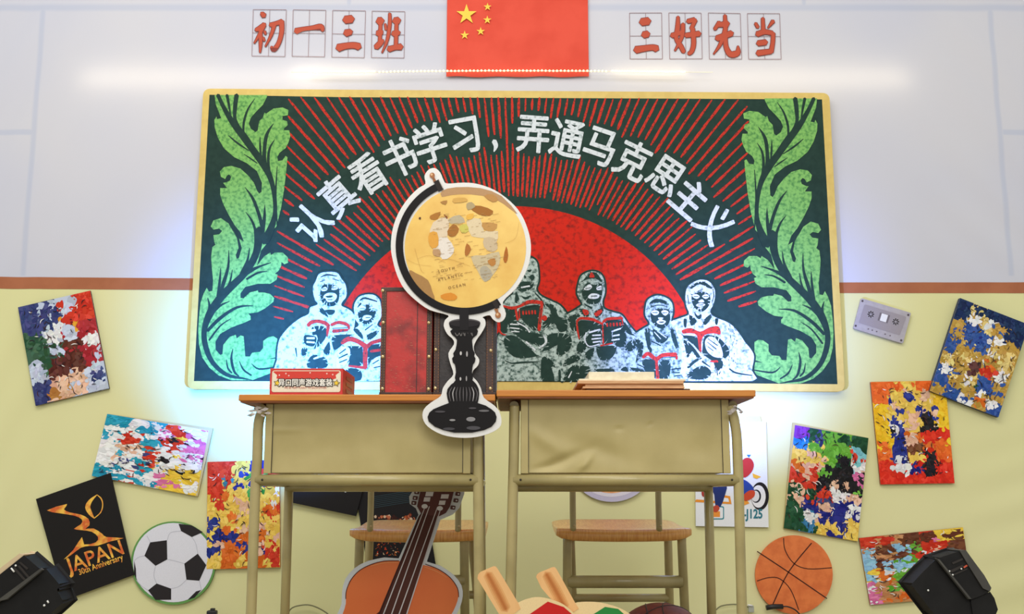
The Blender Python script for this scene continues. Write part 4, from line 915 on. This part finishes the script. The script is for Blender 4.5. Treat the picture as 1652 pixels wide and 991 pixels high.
for nm, lb, ct, xa, xb, th, m, yo in lay:
    th *= 1.4
    a, c = P(xa, 615, YF + yo).x, P(xb, 615, YF + yo).x
    b = MB()
    b.box((a, YF + yo, zs), (c, YF + yo + .24, zs + th), bev=min(.0012, th * .3))
    prop(b.build(nm, m), lb, ct, 'paper stack on the right desk'); zs += th

# ================================================================== GLOBE CUTOUT (flat foam board hung over desk edge)
GY = YF - .012
gl = thing('globe_cutout', 'flat white-edged cutout of an antique globe on black turned stand', 'cutout', P(752, 706, GY))
G1, G2 = T(600, 260, 3.539), T(600, 440, 3.539)
out = G1([(305,130),(300,85),(325,48),(360,40),(390,65),(410,110),(430,128),(520,123),(600,130),(700,165),(790,230),(850,300),(890,390),(908,480),(900,570),(870,650),(820,730),(748,803),(765,870),(750,908),(720,920),(690,902),(672,880)])
out += G2([(632,254),(645,268),(648,300),(625,345),(600,380),(582,420),(588,460),(612,495),(605,530),(577,560),(575,592),(600,620),(622,660),(640,715),(700,760),(732,805),(737,870),(690,910),(600,938),(500,943),(400,925),(320,880),(290,830),(297,780),(340,740),(392,705),(405,660),(432,620),(465,580),(448,520),(437,460),(468,410),(462,380),(430,350),(410,305),(418,270),(435,243)])
out += G1([(330,850),(250,795),(185,730),(145,655),(120,570),(108,490),(118,390),(150,300),(205,215),(265,155)])
b = MB(); b.slab(smooth(out, 3), GY, GY + .006, (232, 230, 226)); b.build('foam_board', PRINT, gl)
b = MB(); b.flat(circle(750.8, 399.8, 98, 97.6, 64), GY, dy=.0006)
m = mat('globe_paper', (236, 196, 98), .5, (222, 172, 72), 14, .4, .7, coat=.1); b.build('globe_print', m, gl)
b = MB()
pat = [([(400,170),(480,150),(620,155),(740,200),(830,300),(790,275),(700,215),(560,190),(450,195),(400,205)], (186, 146, 104)),
 ([(350,350),(430,320),(440,380),(430,430),(460,500),(420,545),(370,540),(330,440)], (226, 206, 176)), ([(375,450),(430,440),(470,500),(450,545),(400,560)], (232, 222, 210)),
 ([(440,330),(500,308),(532,350),(450,358)], (190, 176, 146)), ([(540,342),(620,330),(640,400),(720,400),(705,480),(660,490),(640,440),(570,430)], (226, 206, 168)), ([(640,440),(700,440),(718,500),(680,520),(640,490)], (206, 184, 150)),
 ([(565,545),(640,540),(725,518),(728,590),(692,650),(642,690),(605,630)], (206, 188, 150)), ([(620,610),(655,600),(690,650),(650,690),(620,650)], (180, 170, 148)),
 ([(555,262),(620,256),(692,285),(672,314),(610,306)], (166, 108, 46)), ([(430,402),(465,360),(497,387),(480,425),(445,432)], (170, 112, 50)), ([(333,312),(392,290),(375,332),(338,334)], (176, 118, 52)), ([(410,305),(432,318),(428,332)], (150, 80, 40)),
 ([(630,352),(716,360),(692,402),(640,392)], (196, 148, 84)), ([(767,487),(778,540),(766,582),(750,562)], (176, 104, 40)), ([(392,768),(450,752),(487,774),(470,796),(410,792)], (222, 144, 50)),
 ([(213,625),(250,640),(320,680),(345,745),(358,790),(300,765),(235,700)], (172, 130, 78)), ([(330,410),(372,408),(380,480),(345,500),(323,460)], (226, 164, 70)), ([(542,470),(567,505),(540,545),(530,520)], (178, 112, 52)),
 ([(350,505),(390,510),(388,546),(352,538)], (190, 150, 110)), ([(500,372),(540,360),(552,400),(515,412)], (208, 196, 96)), ([(660,570),(700,555),(706,590),(680,600)], (190, 130, 66)), ([(540,245),(570,235),(590,262),(548,280)], (180, 160, 120)),
 ([(390,235),(430,225),(420,250)], (176, 128, 70)), ([(640,200),(690,190),(720,220),(690,235)], (190, 140, 80)), ([(540,310),(580,300),(575,330),(545,335)], (232, 180, 80)), ([(465,215),(530,210),(545,230),(470,240)], (214, 168, 90)), ([(270,322),(280,322),(278,334),(268,332)], (90, 60, 40))]
for i, (sh, c) in enumerate(pat): b.flat(G1(sh), GY, c, 0, .0010 + i * .00003, sm=2)
r = random.Random(4)
for i in range(150):   # fine map ruling and lettering ticks
    x, y = r.uniform(340, 740), r.uniform(300, 680); l = r.uniform(8, 34)
    if math.hypot(x - 533, y - 495) > 320: continue
    b.flat(ribbon([(600 + x / 3.539, 260 + y / 3.539, .45), (600 + (x + l) / 3.539, 260 + (y - l * .18) / 3.539, .4)], cap=False), GY, r.choice([(176, 140, 84), (158, 126, 84), (196, 158, 96)]), 0, .0020)
for st in ([(245,500,1.2),(280,620,1.2),(300,640,1)],[(380,580,1.5),(440,560,1.5),(560,600,1)],[(260,560,1),(330,540,1),(420,580,1)],[(200,560,1),(260,590,1),(340,600,1)],[(840,350,1),(820,440,1),(760,470,1)]): b.stroke(G1(st), GY, (196, 156, 90), 0, .0020)
for s_, x, y, w_ in (('S O U T H', 425, 622, 7), ('A T L A N T I C', 448, 665, 7), ('O C E A N', 485, 715, 7)): b.text(s_, 600 + x / 3.539, 260 + y / 3.539, 6.2, GY, (120, 84, 50), dy=.0022, rot=-.22, sx=1.0, off=.004)
prop(b.build('map_print', PRINT, gl), kind='stuff')
BLK = (22, 19, 20)
b = MB(); c0 = (750, 397.5)
a0, a1 = math.atan2(-96, -40), math.atan2(91, 56) - 2 * PI
arcp = [(a0 + (a1 - a0) * i / 50) for i in range(51)]
b.flat([(c0[0] + 111.5 * math.cos(a), c0[1] + 111 * math.sin(a)) for a in arcp] + [(c0[0] + 99.5 * math.cos(a), c0[1] + 99.5 * math.sin(a)) for a in arcp[::-1]], GY, BLK, 0, .0026)
b.flat(ribbon([(704, 292, 9), (712, 308, 9)], cap=False), GY, (44, 38, 36), 0, .003); b.flat(ribbon([(797, 486, 8), (803, 498, 7)], cap=False), GY, (44, 38, 36), 0, .003)
b.flat(ribbon([(708, 291, 1), (715, 305, 1)], cap=False), GY, (170, 160, 150), 0, .0034)
b.build('meridian_arm_print', PRINT, gl)
b = MB()
for (x, y, r1) in ((697.5, 283.5, 4.2), (803.5, 509, 4.6)): b.flat(circle(x, y, r1, r1 * 1.05, 18), GY, (170, 112, 72), 0, .003); b.flat(circle(x - 1, y - 1.2, r1 * .45, r1 * .5, 12), GY, (226, 184, 140), 0, .0034)
b.flat(ribbon([(699, 287, 3.5), (702, 294, 5)], cap=False), GY, (150, 96, 60), 0, .0028); b.flat(ribbon([(800, 498, 6), (802.5, 505, 4)], cap=False), GY, (160, 106, 66), 0, .0028)
b.build('finial_print', PRINT, gl)
prof = [(290,440,620),(312,446,612),(322,462,600),(335,447,606),(355,458,600),(372,478,580),(385,486,572),(410,484,574),(440,478,578),(462,464,588),(478,468,584),(490,458,592),(512,462,588),(525,474,578),(545,478,574),(570,480,572),(600,474,578),(615,478,574),(630,466,590),(640,452,598),(665,432,610),(690,427,613),(720,432,610),(745,440,604),(760,400,650),(780,352,682),(800,328,704),(825,318,712),(850,324,708),(880,360,684),(900,410,640),(914,470,572)]
b = MB()
b.flat(G2([(l, y) for y, l, r_ in prof] + [(r_, y) for y, l, r_ in prof[::-1]]), GY, BLK, 0, .0026)
b.flat(G2([(500,205),(553,205),(552,330),(502,330)]), GY, (30, 27, 29), 0, .0036)
b.flat(G2(circle(530, 288, 90, 24, 40)), GY, (92, 88, 88), 0, .0030); b.flat(G2(circle(530, 292, 88, 20, 40)), GY, (40, 36, 38), 0, .0032)
b.build('turned_stand_print', PRINT, gl)
b = MB()
for (x, y, rx, ry, c) in ((460,843,17,6,(150,148,148)),(565,838,26,13,(140,138,140)),(440,893,34,8,(70,68,72)),(580,888,40,11,(78,76,80)),(508,462,6,11,(200,196,194)),(543,466,5,16,(170,166,166)),(506,608,5,10,(190,186,184)),(540,606,4,15,(160,156,156)),(390,795,30,6,(76,72,76)),(640,790,30,6,(110,108,110)),(575,775,22,5,(80,76,80))):
    b = MB(); b.flat(G2(circle(x, y, rx, ry, 18)), GY, c, 0, .0038); b.build('highlight_print', PRINT, gl)
b = MB()
for k in range(9):
    x = 442 + k * 20; b.stroke(G2([(x + (523 - x) * .2, 655, 2), (x, 690, 5), (x + (523 - x) * .1, 735, 2)]), GY, (104, 100, 102) if k not in (1, 7) else (190, 186, 186), 0, .004)
for k in range(5): b.stroke(G2([(475 + k * 24, 345, 3), (487 + k * 22, 362, 6), (500 + k * 16, 345, 2)]), GY, (110, 106, 104), 0, .004)
prop(b.build('fluting_print', PRINT, gl), kind='stuff')

# ================================================================== CHAIRS
SEATW = mat('varnished_pine', (246, 186, 104), .35, (222, 144, 72), 30, .35, .7, stretch=(8, 1, 1), coat=.4)
def chair(label, seat_l, seat_r, ys, Yn, legs, bars, posts, post_top=660):
    t = thing('school_chair', label, 'chair', (P((seat_l + seat_r) / 2, ys, Yn).x, Yn + .2, 0), 'school chairs behind the desks')
    a, c = P(seat_l, ys, Yn), P(seat_r, ys, Yn); zt = a.z; th = .040; dep = .37
    # seat: rolled near edge, slightly rising to the far side
    prof_ = [(.004, -.030), (0, -.018), (.003, -.006), (.012, 0), (.10, -.002), (.22, .002), (dep, .017), (dep, -.002), (.2, -.018), (.05, -.034)]
    b = MB(); n = 24; L = len(prof_)
    for i in range(n + 1):
        u = i / n; x = a.x + (c.x - a.x) * u
        e = 1 - abs(2 * u - 1) ** 10; dish = -.004 * math.sin(PI * u)
        for y_, z_ in prof_: b.v.append((x, Yn + (y_ - dep / 2) * (.93 + .07 * e) + dep / 2 , zt + z_ * (.6 + .4 * e) + (dish if 0 < y_ < dep else 0)))
    for i in range(n):
        for k in range(L): k2 = (k + 1) % L; b.face([i * L + k, i * L + k2, (i + 1) * L + k2, (i + 1) * L + k], 0, (0, 0, 0), True)
    b.face([k for k in range(L)][::-1]); b.face([n * L + k for k in range(L)])
    o = b.build('seat', SEATW, t)
    for (x0, x1, off) in legs:
        q0, q1 = P(x0, 880, Yn + off), P(x1, 991, Yn + off); d = q1 - q0; foot = q1 + d * ((q1.z - .01) / -d.z)
        b = MB(); b.tube([Vector((q0.x, q0.y, zt - .012)), q0, foot], .0125, 12, n=0); b.build('leg', TUBE, t)
        b = MB(); b.tube([Vector((foot.x, foot.y, 0)), Vector((foot.x, foot.y, .03))], .0145, 12, n=0); b.build('foot_cap', DARK, t)
    for (x0, x1, y, off, r_) in bars:
        p0, p1 = P(x0, y, Yn + off), P(x1, y, Yn + off)
        b = MB(); b.tube([p0, p1], r_, 14, n=0); b.build('cross_bar', TUBE, t)
    xs_ = []
    for x0 in posts:
        q0 = P(x0, ys - 1, Yn + .012); x1 = q0.x
        b = MB(); b.tube([q0 + Vector((0, 0, -.01)), Vector((x1, q0.y + .004, q0.z + .08)), Vector((x1, q0.y - .005, q0.z + .20)), Vector((x1, q0.y - .02, q0.z + .36))], .0085, 12, n=5); b.build('back_post', TUBE, t); xs_.append(q0)
        b = MB(); b.box((x1 - .0035, q0.y - .011, q0.z + .004), (x1 + .0035, q0.y - .007, q0.z + .05), bev=.001); b.build('worn_mark', DARK, t) if False else None
        b = MB(); b.sphere((x1 + .003, q0.y - .008, q0.z + .006), .003, u=8, v=6); b.build('screw', STUD, t)
    b = MB(); b.box((xs_[0].x - .05, xs_[0].y - .018, xs_[0].z + .21), (xs_[1].x + .05, xs_[0].y - .003, xs_[0].z + .35), bev=.004); b.build('backrest', SEATW, t)
    return t
YC = -DW + 3.02
chair('left chair with varnished pine seat, behind guitar cutout', 563, 783, 854, YC, [(580, 576, .03), (749, 750, .03), (762, 772, .34), (596, 590, .34)], [(580, 750, 937, .03, .0155), (592, 766, 960, .34, .012)], [597, 739])
chair('right chair with varnished pine seat, behind brown basketball', 898, 1117, 853, YC, [(915.5, 915, .03), (1100, 1105, .03), (1078, 1081, .34), (921, 925, .34)], [(916, 1101, 939, .03, .0170), (924, 1080, 965, .34, .012)], [924.5, 1063.5])

# ================================================================== GUITAR CUTOUT
UY = YF + .455
gt = thing('guitar_cutout', 'white-edged acoustic guitar cutout leaning under left desk', 'cutout', P(640, 1150, UY))
U = T(380, 740, 3.755)
out = U([(1050,1300),(980,1560),(860,1640),(700,1620),(560,1540),(500,1400),(520,1260),(580,1120),(585,1020),(620,930),(642,880),(645,810),(665,730),(720,665),(800,622),(900,600),(985,607)])
out2 = U([(1045,480),(1108,340),(1092,300),(1055,275),(1052,230),(1080,175),(1090,158),(1120,152),(1375,152),(1386,180),(1385,215),(1355,300),(1315,340),(1240,372),(1205,480),(1160,628)])
out3 = U([(1240,650),(1320,705),(1368,770),(1376,835),(1360,900),(1330,960),(1290,1020),(1270,1100),(1280,1200),(1300,1320),(1260,1450),(1150,1550),(1050,1590)])
full = smooth(out, 2, False) + out2 + smooth(out3, 2, False)
full = [p for p in full if True]
# tidy: order is lower bout left -> head -> upper bout right -> lower bout right
full = smooth(U([(860,1640),(700,1620),(560,1540),(500,1400),(520,1260),(580,1120),(590,1010),(622,930),(642,880),(645,810),(665,730),(720,665),(800,622),(900,600)]), 2, False) + U([(988,606),(1045,480),(1108,340),(1092,302),(1055,275),(1052,230),(1085,180),(1100,110),(1130,80),(1380,90),(1388,180),(1385,215),(1355,300),(1315,340),(1240,372),(1205,480),(1158,626)]) + smooth(U([(1240,650),(1320,705),(1368,770),(1376,835),(1360,900),(1330,960),(1290,1020),(1270,1100),(1280,1200),(1300,1320),(1260,1450),(1150,1550),(1000,1620)]), 2, False)
b = MB(); b.slab(full, UY, UY + .006, (214, 218, 222)); b.build('foam_board', PRINT, gt)
body = U([(860,1610),(710,1590),(590,1520),(535,1400),(550,1270),(610,1130),(620,1020),(650,940),(668,880),(670,815),(690,745),(740,685),(810,645),(900,622),(990,622),(1160,650),(1230,675),(1300,725),(1342,785),(1350,835),(1335,890),(1305,950),(1262,1010),(1240,1100),(1250,1200),(1268,1320),(1230,1430),(1130,1525),(1000,1590)])
b = MB(); b.flat(body, UY, dy=.0006, sm=2); b.build('body_print', mat('guitar_orange', (220, 104, 42), .45, (230, 120, 54), 5, .3, .7), gt)
b = MB()
b.stroke(U([(668,850,5),(672,800,5),(700,735,5),(750,680,5),(820,643,5),(900,622,5),(990,620,5)]), UY, (92, 36, 22), 0, .001)
b.stroke(U([(1150,640,5),(1230,672,5),(1300,722,5),(1344,785,5),(1352,840,4)]), UY, (92, 36, 22), 0, .001)
b.stroke(U([(820,652,3),(900,632,4),(985,630,3)]), UY, (236, 160, 100), 0, .0012); b.stroke(U([(1140,655,3),(1220,685,4),(1280,722,2)]), UY, (236, 160, 100), 0, .0012)
b.flat(U(circle(930, 1010, 105, 100, 40)), UY, (104, 40, 26), 0, .0012); b.flat(U(circle(930, 1010, 90, 86, 40)), UY, (40, 22, 18), 0, .0014)
b.build('binding_print', PRINT, gt)
b = MB(); b.flat(U([(1124,330),(1225,345),(1036,960),(862,960)]), UY, (82, 46, 38), 0, .0018)
b.flat(U([(1110,350),(1126,330),(870,960),(858,960)]), UY, (60, 26, 20), 0, .002)
b.build('neck_print', PRINT, gt)
b = MB(); b.flat(U([(1118,160),(1140,156),(1340,156),(1330,170),(1300,290),(1275,330),(1235,350),(1180,345),(1122,330),(1100,290),(1120,200)]), UY, (96, 58, 54), 0, .0022)
for x, y in ((1176,182),(1280,190)): b.flat(U([(x-22,y-18),(x+26,y-12),(x+22,y+10),(x-26,y+2)]), UY, (224, 220, 220), 0, .0026)
for (x, y, w_, h_) in ((1175,215,46,28),(1160,248,38,26),(1268,230,46,26),(1252,268,38,26)): b.flat(U([(x-w_/2+3,y-h_/2),(x+w_/2+3,y-h_/2),(x+w_/2-3,y+h_/2),(x-w_/2-3,y+h_/2)]), UY, (222, 218, 220), 0, .0026)
for (x, y) in ((1146,290),(1238,302)): b.flat(U(circle(x, y, 19, 14, 14)), UY, (226, 224, 226), 0, .0026)
b.build('headstock_print', PRINT, gt)
b = MB()
for x, y, s_ in ((1100,205,-1),(1090,240,-1),(1082,270,-1),(1348,215,1),(1336,255,1),(1318,298,1)):
    b = MB(); b.flat(U(rounded([(x-14,y-14),(x+16,y-11),(x+12,y+13),(x-18,y+10)], 6, 3)), UY, (92, 60, 58), 0, .0026); b.flat(U(circle(x + s_*3, y, 6, 5, 8)), UY, (214, 210, 212), 0, .003); b.build('tuning_peg_print', PRINT, gt)
for (x0, y0, x1, y1) in ((1146,300,890,960),(1175,290,940,960),(1222,300,985,960),(1240,315,1032,960)):
    b = MB(); b.flat(ribbon(U([(x0, y0, 5), (x1, y1, 7)]), cap=False), UY, (206, 200, 202), 0, .0032); b.build('string_print', PRINT, gt)

# ================================================================== PADDLE CUTOUTS, lower front
PYd = YF - .10
V = T(740, 740, 3.304)
HAND = mat('paddle_handle_tan', (236, 184, 122), .5, (206, 146, 84), 9, .4, .7, stretch=(1, 1, .3)); BLADE = (240, 212, 158)
def paddle(label, handle, blade, face, facecol, Yp, foot, stripe):
    t = thing('paddle_cutout', label, 'cutout', P(foot[0], foot[1], Yp), 'cutouts standing at the front')
    b = MB(); b.slab(smooth(V(blade), 3), Yp, Yp + .006, BLADE); b.build('blade', PRINT, t)
    b = MB(); b.flat(V(face), Yp, facecol, 0, .0006); b.build('colored_face', PRINT, t)
    b = MB(); b.slab(V(handle), Yp - .001, Yp + .006); b.build('handle', HAND, t)
    x0, y0 = (stripe[0] - 9, stripe[1]); dx_, dy_ = stripe[2], stripe[3]
    for w_, c in ((62, (228, 170, 108)), (44, (216, 152, 92)), (26, (202, 132, 74)), (12, (190, 116, 60))):
        b = MB(); b.stroke(V([(x0, y0 + 6, w_ * .85), (x0 + dx_ * .5, y0 + dy_ * .5, w_), (x0 + dx_, y0 + dy_, w_ * .9)]), Yp, c, 0, .0012 + (62 - w_) * 1e-5); b.build('handle_grain_print', PRINT, t)
paddle('beige handled paddle cutout with green face, right of the red one', [(413,632),(418,618),(432,608),(500,580),(512,580),(522,590),(622,772),(640,800),(560,850),(505,765),(440,690)],
    [(480,900),(560,800),(620,772),(680,765),(760,770),(850,795),(920,835),(1010,920),(1050,1050),(1000,1180),(860,1260),(700,1250),(560,1180),(480,1060)], [(640,880),(780,791),(850,802),(960,900),(980,1040),(900,1160),(760,1190),(620,1120),(570,990)], (46, 136, 64), PYd + .012, (980, 1120), (478, 612, 95, 180))
paddle('beige handled paddle cutout with red face, beside guitar cutout', [(100,640),(103,620),(115,606),(185,575),(198,577),(207,588),(318,772),(330,800),(240,870),(160,740)],
    [(170,900),(240,810),(315,770),(370,748),(430,740),(500,755),(560,780),(620,832),(690,920),(720,1050),(660,1190),(520,1270),(360,1250),(230,1170),(170,1040)], [(290,890),(380,829),(475,763),(560,792),(650,870),(680,1040),(590,1170),(430,1200),(290,1130),(250,1000)], (204, 36, 34), PYd, (880, 1120), (165, 612, 95, 190))

# real basketball on the floor
bx, byc, R = P(1066, 1055, -DW + 2.86).x, -DW + 2.86, .131
t = thing('basketball', 'brown leather basketball lying on floor under right chair', 'ball', (bx, byc, 0))
b = MB(); b.sphere((bx, byc, R), R, u=48, v=32); b.build('ball_skin', mat('ball_brown', (124, 58, 44), .5, (104, 44, 34), 30, bump=.4, bscale=500), t)
def gc(n, off=0, tilt=0):
    out = []
    for i in range(49):
        a = 2 * PI * i / 48; v = Vector((math.cos(a), math.sin(a), 0)) * math.sqrt(1 - off * off) + Vector((0, 0, off))
        out.append(Vector((bx, byc, R)) + (Matrix.Rotation(n[0], 4, 'X') @ Matrix.Rotation(n[1], 4, 'Y') @ v) * (R + .0003))
    return out
b = MB()
for n in ((.5, .2), (PI / 2 + .3, .5), (.4, PI / 2 - .3)): b.tube(gc(n), .0016, 6, n=0, caps=False)
for o_ in (.62, -.62): b.tube(gc((.5, .9), o_), .0016, 6, n=0, caps=False)
b.build('seam', DARK, t)

# ================================================================== SPOTLIGHT FIXTURES in the corners
BODY = mat('fixture_black', (26, 25, 25), .65, (21, 20, 20), 30, bump=.05, spec=.25); GREY = mat('fixture_side_grey', (72, 70, 64), .5, (60, 58, 54), 20); PINK = mat('fixture_edge_cream', (214, 190, 150), .5)
SHIN = mat('fixture_glint', (230, 230, 225), .2)
def bev_slab(name, m, parent, pts, Y0, Y1, bev=.004):
    Y1 = Y0 + (Y1 - Y0) * .45
    b = MB(); b.slab(pts, Y0, Y1); o = b.build(name, m, parent)
    bm = bmesh.new(); bm.from_mesh(o.data); bmesh.ops.remove_doubles(bm, verts=bm.verts[:], dist=1e-6)
    bmesh.ops.dissolve_limit(bm, angle_limit=.01, verts=bm.verts[:], edges=bm.edges[:])
    bmesh.ops.bevel(bm, geom=[e for e in bm.edges if e.is_manifold and e.calc_face_angle(0) > .5], offset=bev, segments=2, affect='EDGES', clamp_overlap=True)
    bm.normal_update(); bm.to_mesh(o.data); bm.free(); return o
YS = -1.62
def stand(t, cx, Y):
    x = P(cx, 991, Y).x; z = P(cx, 991, Y).z - .015
    b = MB(); b.tube([Vector((x, Y + .04, .02)), Vector((x, Y + .04, z + .03))], .016, 14, n=0); b.build('stand_pole', BODY, t)
    b = MB(); b.box((x - .12, Y - .03, 0), (x + .12, Y + .17, .022), bev=.004); b.build('stand_base', BODY, t)
Rr = T(1450, 870, 8.178)
t = thing('spotlight', 'black stage spotlight in lower right corner, tilted left', 'stage light', (P(1540, 991, YS).x, YS + .07, 0), 'stage spotlights in the lower corners')
bev_slab('lamp_head', BODY, t, Rr([(165,600),(335,420),(500,258),(950,800),(1010,1010),(860,1120),(480,1010)]), YS, YS + .13)
bev_slab('housing', BODY, t, Rr([(510,255),(800,160),(910,330),(1110,645),(1205,690),(1080,750),(955,798)]), YS - .010, YS + .12)
bev_slab('side_plate', GREY, t, Rr([(803,152),(885,145),(1000,305),(1130,480),(1222,645),(1203,692),(1110,650),(912,335)]), YS - .014, YS + .118, .002)
bev_slab('rear_block', BODY, t, Rr([(950,805),(1205,695),(1262,780),(1308,930),(1275,1010),(1000,1150)]), YS - .004, YS + .118)
bev_slab('edge_trim', GREY, t, Rr([(500,258),(540,270),(960,790),(925,790)]), YS - .013, YS - .002, .001)
for sh, m_, nm in (([(700,310),(840,250),(850,275),(715,335)], DARK, 'vent_slot'), ([(670,415),(840,340),(860,365),(700,445)], DARK, 'vent_slot'), ([(715,465),(900,385),(910,400),(730,480)], DARK, 'vent_slot'), ([(850,370),(895,340),(910,355),(865,385)], mat('warning_orange', (200, 84, 56), .4), 'orange_mark')):
    b = MB(); b.slab(Rr(sh), YS - .0115, YS - .0095); b.build(nm, m_, t)
b = MB()
for x, y, r_ in ((670,425,11),(712,472,12),(826,394,11),(388,678,13)): b.sphere(P(1450 + x / 8.178, 870 + y / 8.178, YS - (.012 if x > 500 else .002)), S(r_ / 8.178, YS), u=8, v=6)
b.build('screw_head', SHIN, t)
stand(t, 1560, YS)
Ll = T(0, 880, 8.92)
t = thing('spotlight', 'black stage spotlight in lower left corner, tilted right', 'stage light', (P(40, 991, YS).x, YS + .07, 0), 'stage spotlights in the lower corners')
bev_slab('housing', BODY, t, Ll([(-300,640),(0,420),(345,145),(585,352),(0,795),(-300,1000)]), YS - .010, YS + .12)
bev_slab('side_plate', PINK, t, Ll([(-300,560),(0,330),(280,118),(345,142),(0,418),(-300,640)]), YS - .004, YS + .118, .002)
bev_slab('lamp_head', BODY, t, Ll([(-300,1000),(0,800),(110,770),(590,365),(650,325),(868,580),(822,640),(908,822),(700,1010),(300,1200),(-300,1200)]), YS - .002, YS + .13)
bev_slab('edge_trim', GREY, t, Ll([(-100,830),(0,765),(580,335),(610,355),(100,775),(0,800),(-100,870)]), YS - .013, YS - .002, .001)
for sh in ([(270,250),(300,240),(410,330),(385,355)], [(180,330),(220,320),(370,490),(340,505)], [(250,300),(285,290),(430,460),(400,475)]):
    b = MB(); b.slab(Ll(sh), YS - .0115, YS - .0095); b.build('vent_slot', DARK, t)
b = MB()
b.sphere(P(226 / 8.92, 880 + 293 / 8.92, YS - .012), S(1.7, YS), u=8, v=6); b.tube([P(160 / 8.92, 880 + 330 / 8.92, YS - .012), P(205 / 8.92, 880 + 385 / 8.92, YS - .012)], S(1.4, YS), 8, n=0)
b.sphere(P(637 / 8.92, 880 + 867 / 8.92, YS - .003), S(1.9, YS), u=8, v=6); b.tube([P(680 / 8.92, 880 + 798 / 8.92, YS - .003), P(700 / 8.92, 880 + 832 / 8.92, YS - .003)], S(1.4, YS), 8, n=0)
b.build('screw_head', SHIN, t)
stand(t, 30, YS)

# ================================================================== COLOURED CLIP LAMPS under the far edge of the desktops
def clip_lamp(label, px, tgt, power, col, angle, zt):
    Yl = YF + .432; zu = zt - .004; x = P(px, 700, Yl).x
    t = thing('clip_lamp', label, 'lamp', (x, Yl, zu - .06), 'small lamps clipped under the desktops')
    b = MB(); b.box((x - .018, YF + .4015, zu - .022), (x + .018, Yl + .006, zu - .016), bev=.0015); b.box((x - .018, YF + .4012, zu - .022), (x + .018, YF + .407, zu), bev=.001); b.build('clip', BODY, t)
    b = MB(); b.tube([Vector((x, Yl, zu - .018)), Vector((x, Yl, zu - .04))], .005, 10, n=0); b.build('neck', BODY, t)
    c = Vector((x, Yl + .004, zu - .058)); d = (Vector(tgt) - c).normalized()
    b = MB(); b.tube([c - d * .03, c + d * .03], .026, 20, n=0); b.build('lamp_can', BODY, t)
    b = MB(); b.tube([c + d * .03, c + d * .0315], .022, 20, n=0); b.build('lens', mat('lamp_lens', (200, 225, 255), .2, emit=(150, 205, 255), es=1.5), t)
    l = bpy.data.lights.new('lamp_beam', 'SPOT'); l.energy = power; l.color = col; l.spot_size = angle; l.spot_blend = 1; l.shadow_soft_size = .03
    o = bpy.data.objects.new('lamp_beam', l); COL.objects.link(o); o.location = c + d * .045; o.rotation_euler = d.to_track_quat('-Z', 'Y').to_euler()
clip_lamp('small clip lamp with blue beam behind the left desk', 468, P(474, 585), 225, (.05, .28, 1.0), math.radians(70), ZL)
clip_lamp('small clip lamp with blue beam behind the right desk', 1150, P(1165, 570), 120, (.20, .33, 1.0), math.radians(70), ZR)

# ================================================================== CABLES AND PLUGS
CAB = mat('grey_cable', (120, 118, 84), .5); BCAB = mat('black_cable', (30, 28, 28), .5)
b = MB(); b.tube([P(x, y, -.02) for x, y in ((462, 1010), (468, 984), (489, 976.5), (508, 979), (530, 992), (540, 1010))], .0022, 8); prop(b.build('cable', CAB), 'thin grey cable looping on wall between left desk legs', 'cable')
b = MB(); b.tube([P(x, y, -.02) for x, y in ((1145, 1000), (1152, 988), (1164, 978), (1188, 975.5), (1207, 980))], .0022, 8); prop(b.build('cable', CAB), 'thin grey cable looping on wall by right desk leg', 'cable')
t = thing('plug', 'small clear plastic plug at wall beside right desk leg', 'plug', P(1211, 988, -.02))
b = MB(); p = P(1211, 982, -.02); b.box((p.x - .009, p.y - .012, p.z - .012), (p.x + .009, p.y + .008, p.z + .010), bev=.002); b.build('plug_body', mat('plug_grey', (170, 172, 160), .3), t)
b = MB(); b.tube([P(1206, 976.5, -.034), P(1214, 977.5, -.034)], .003, 8, n=0); b.build('plug_pin', SHIN, t)
t = thing('cable_connector', 'black cable connector in front of basketball cutout', 'connector', P(1250, 988, -.03))
b = MB(); b.tube([P(1236, 981, -.03), P(1247, 979, -.03), P(1263, 979, -.03)], .0085, 10, n=0); b.build('connector_body', BCAB, t)
b = MB(); b.tube([P(x, y, -.03) for x, y in ((1262, 979), (1272, 979.5), (1285, 986), (1296, 1000))], .0024, 8); b.build('cord', BCAB, t)
b = MB(); p = P(343, 990, -.05); b.box((p.x - .017, p.y - .015, p.z - .02), (p.x + .015, p.y + .01, p.z + .010), bev=.004); b.box((p.x - .006, p.y - .012, p.z + .008), (p.x + .008, p.y + .004, p.z + .017), bev=.002)
prop(b.build('clamp', BCAB), 'small black clamp tip at bottom edge below football cutout', 'clamp')
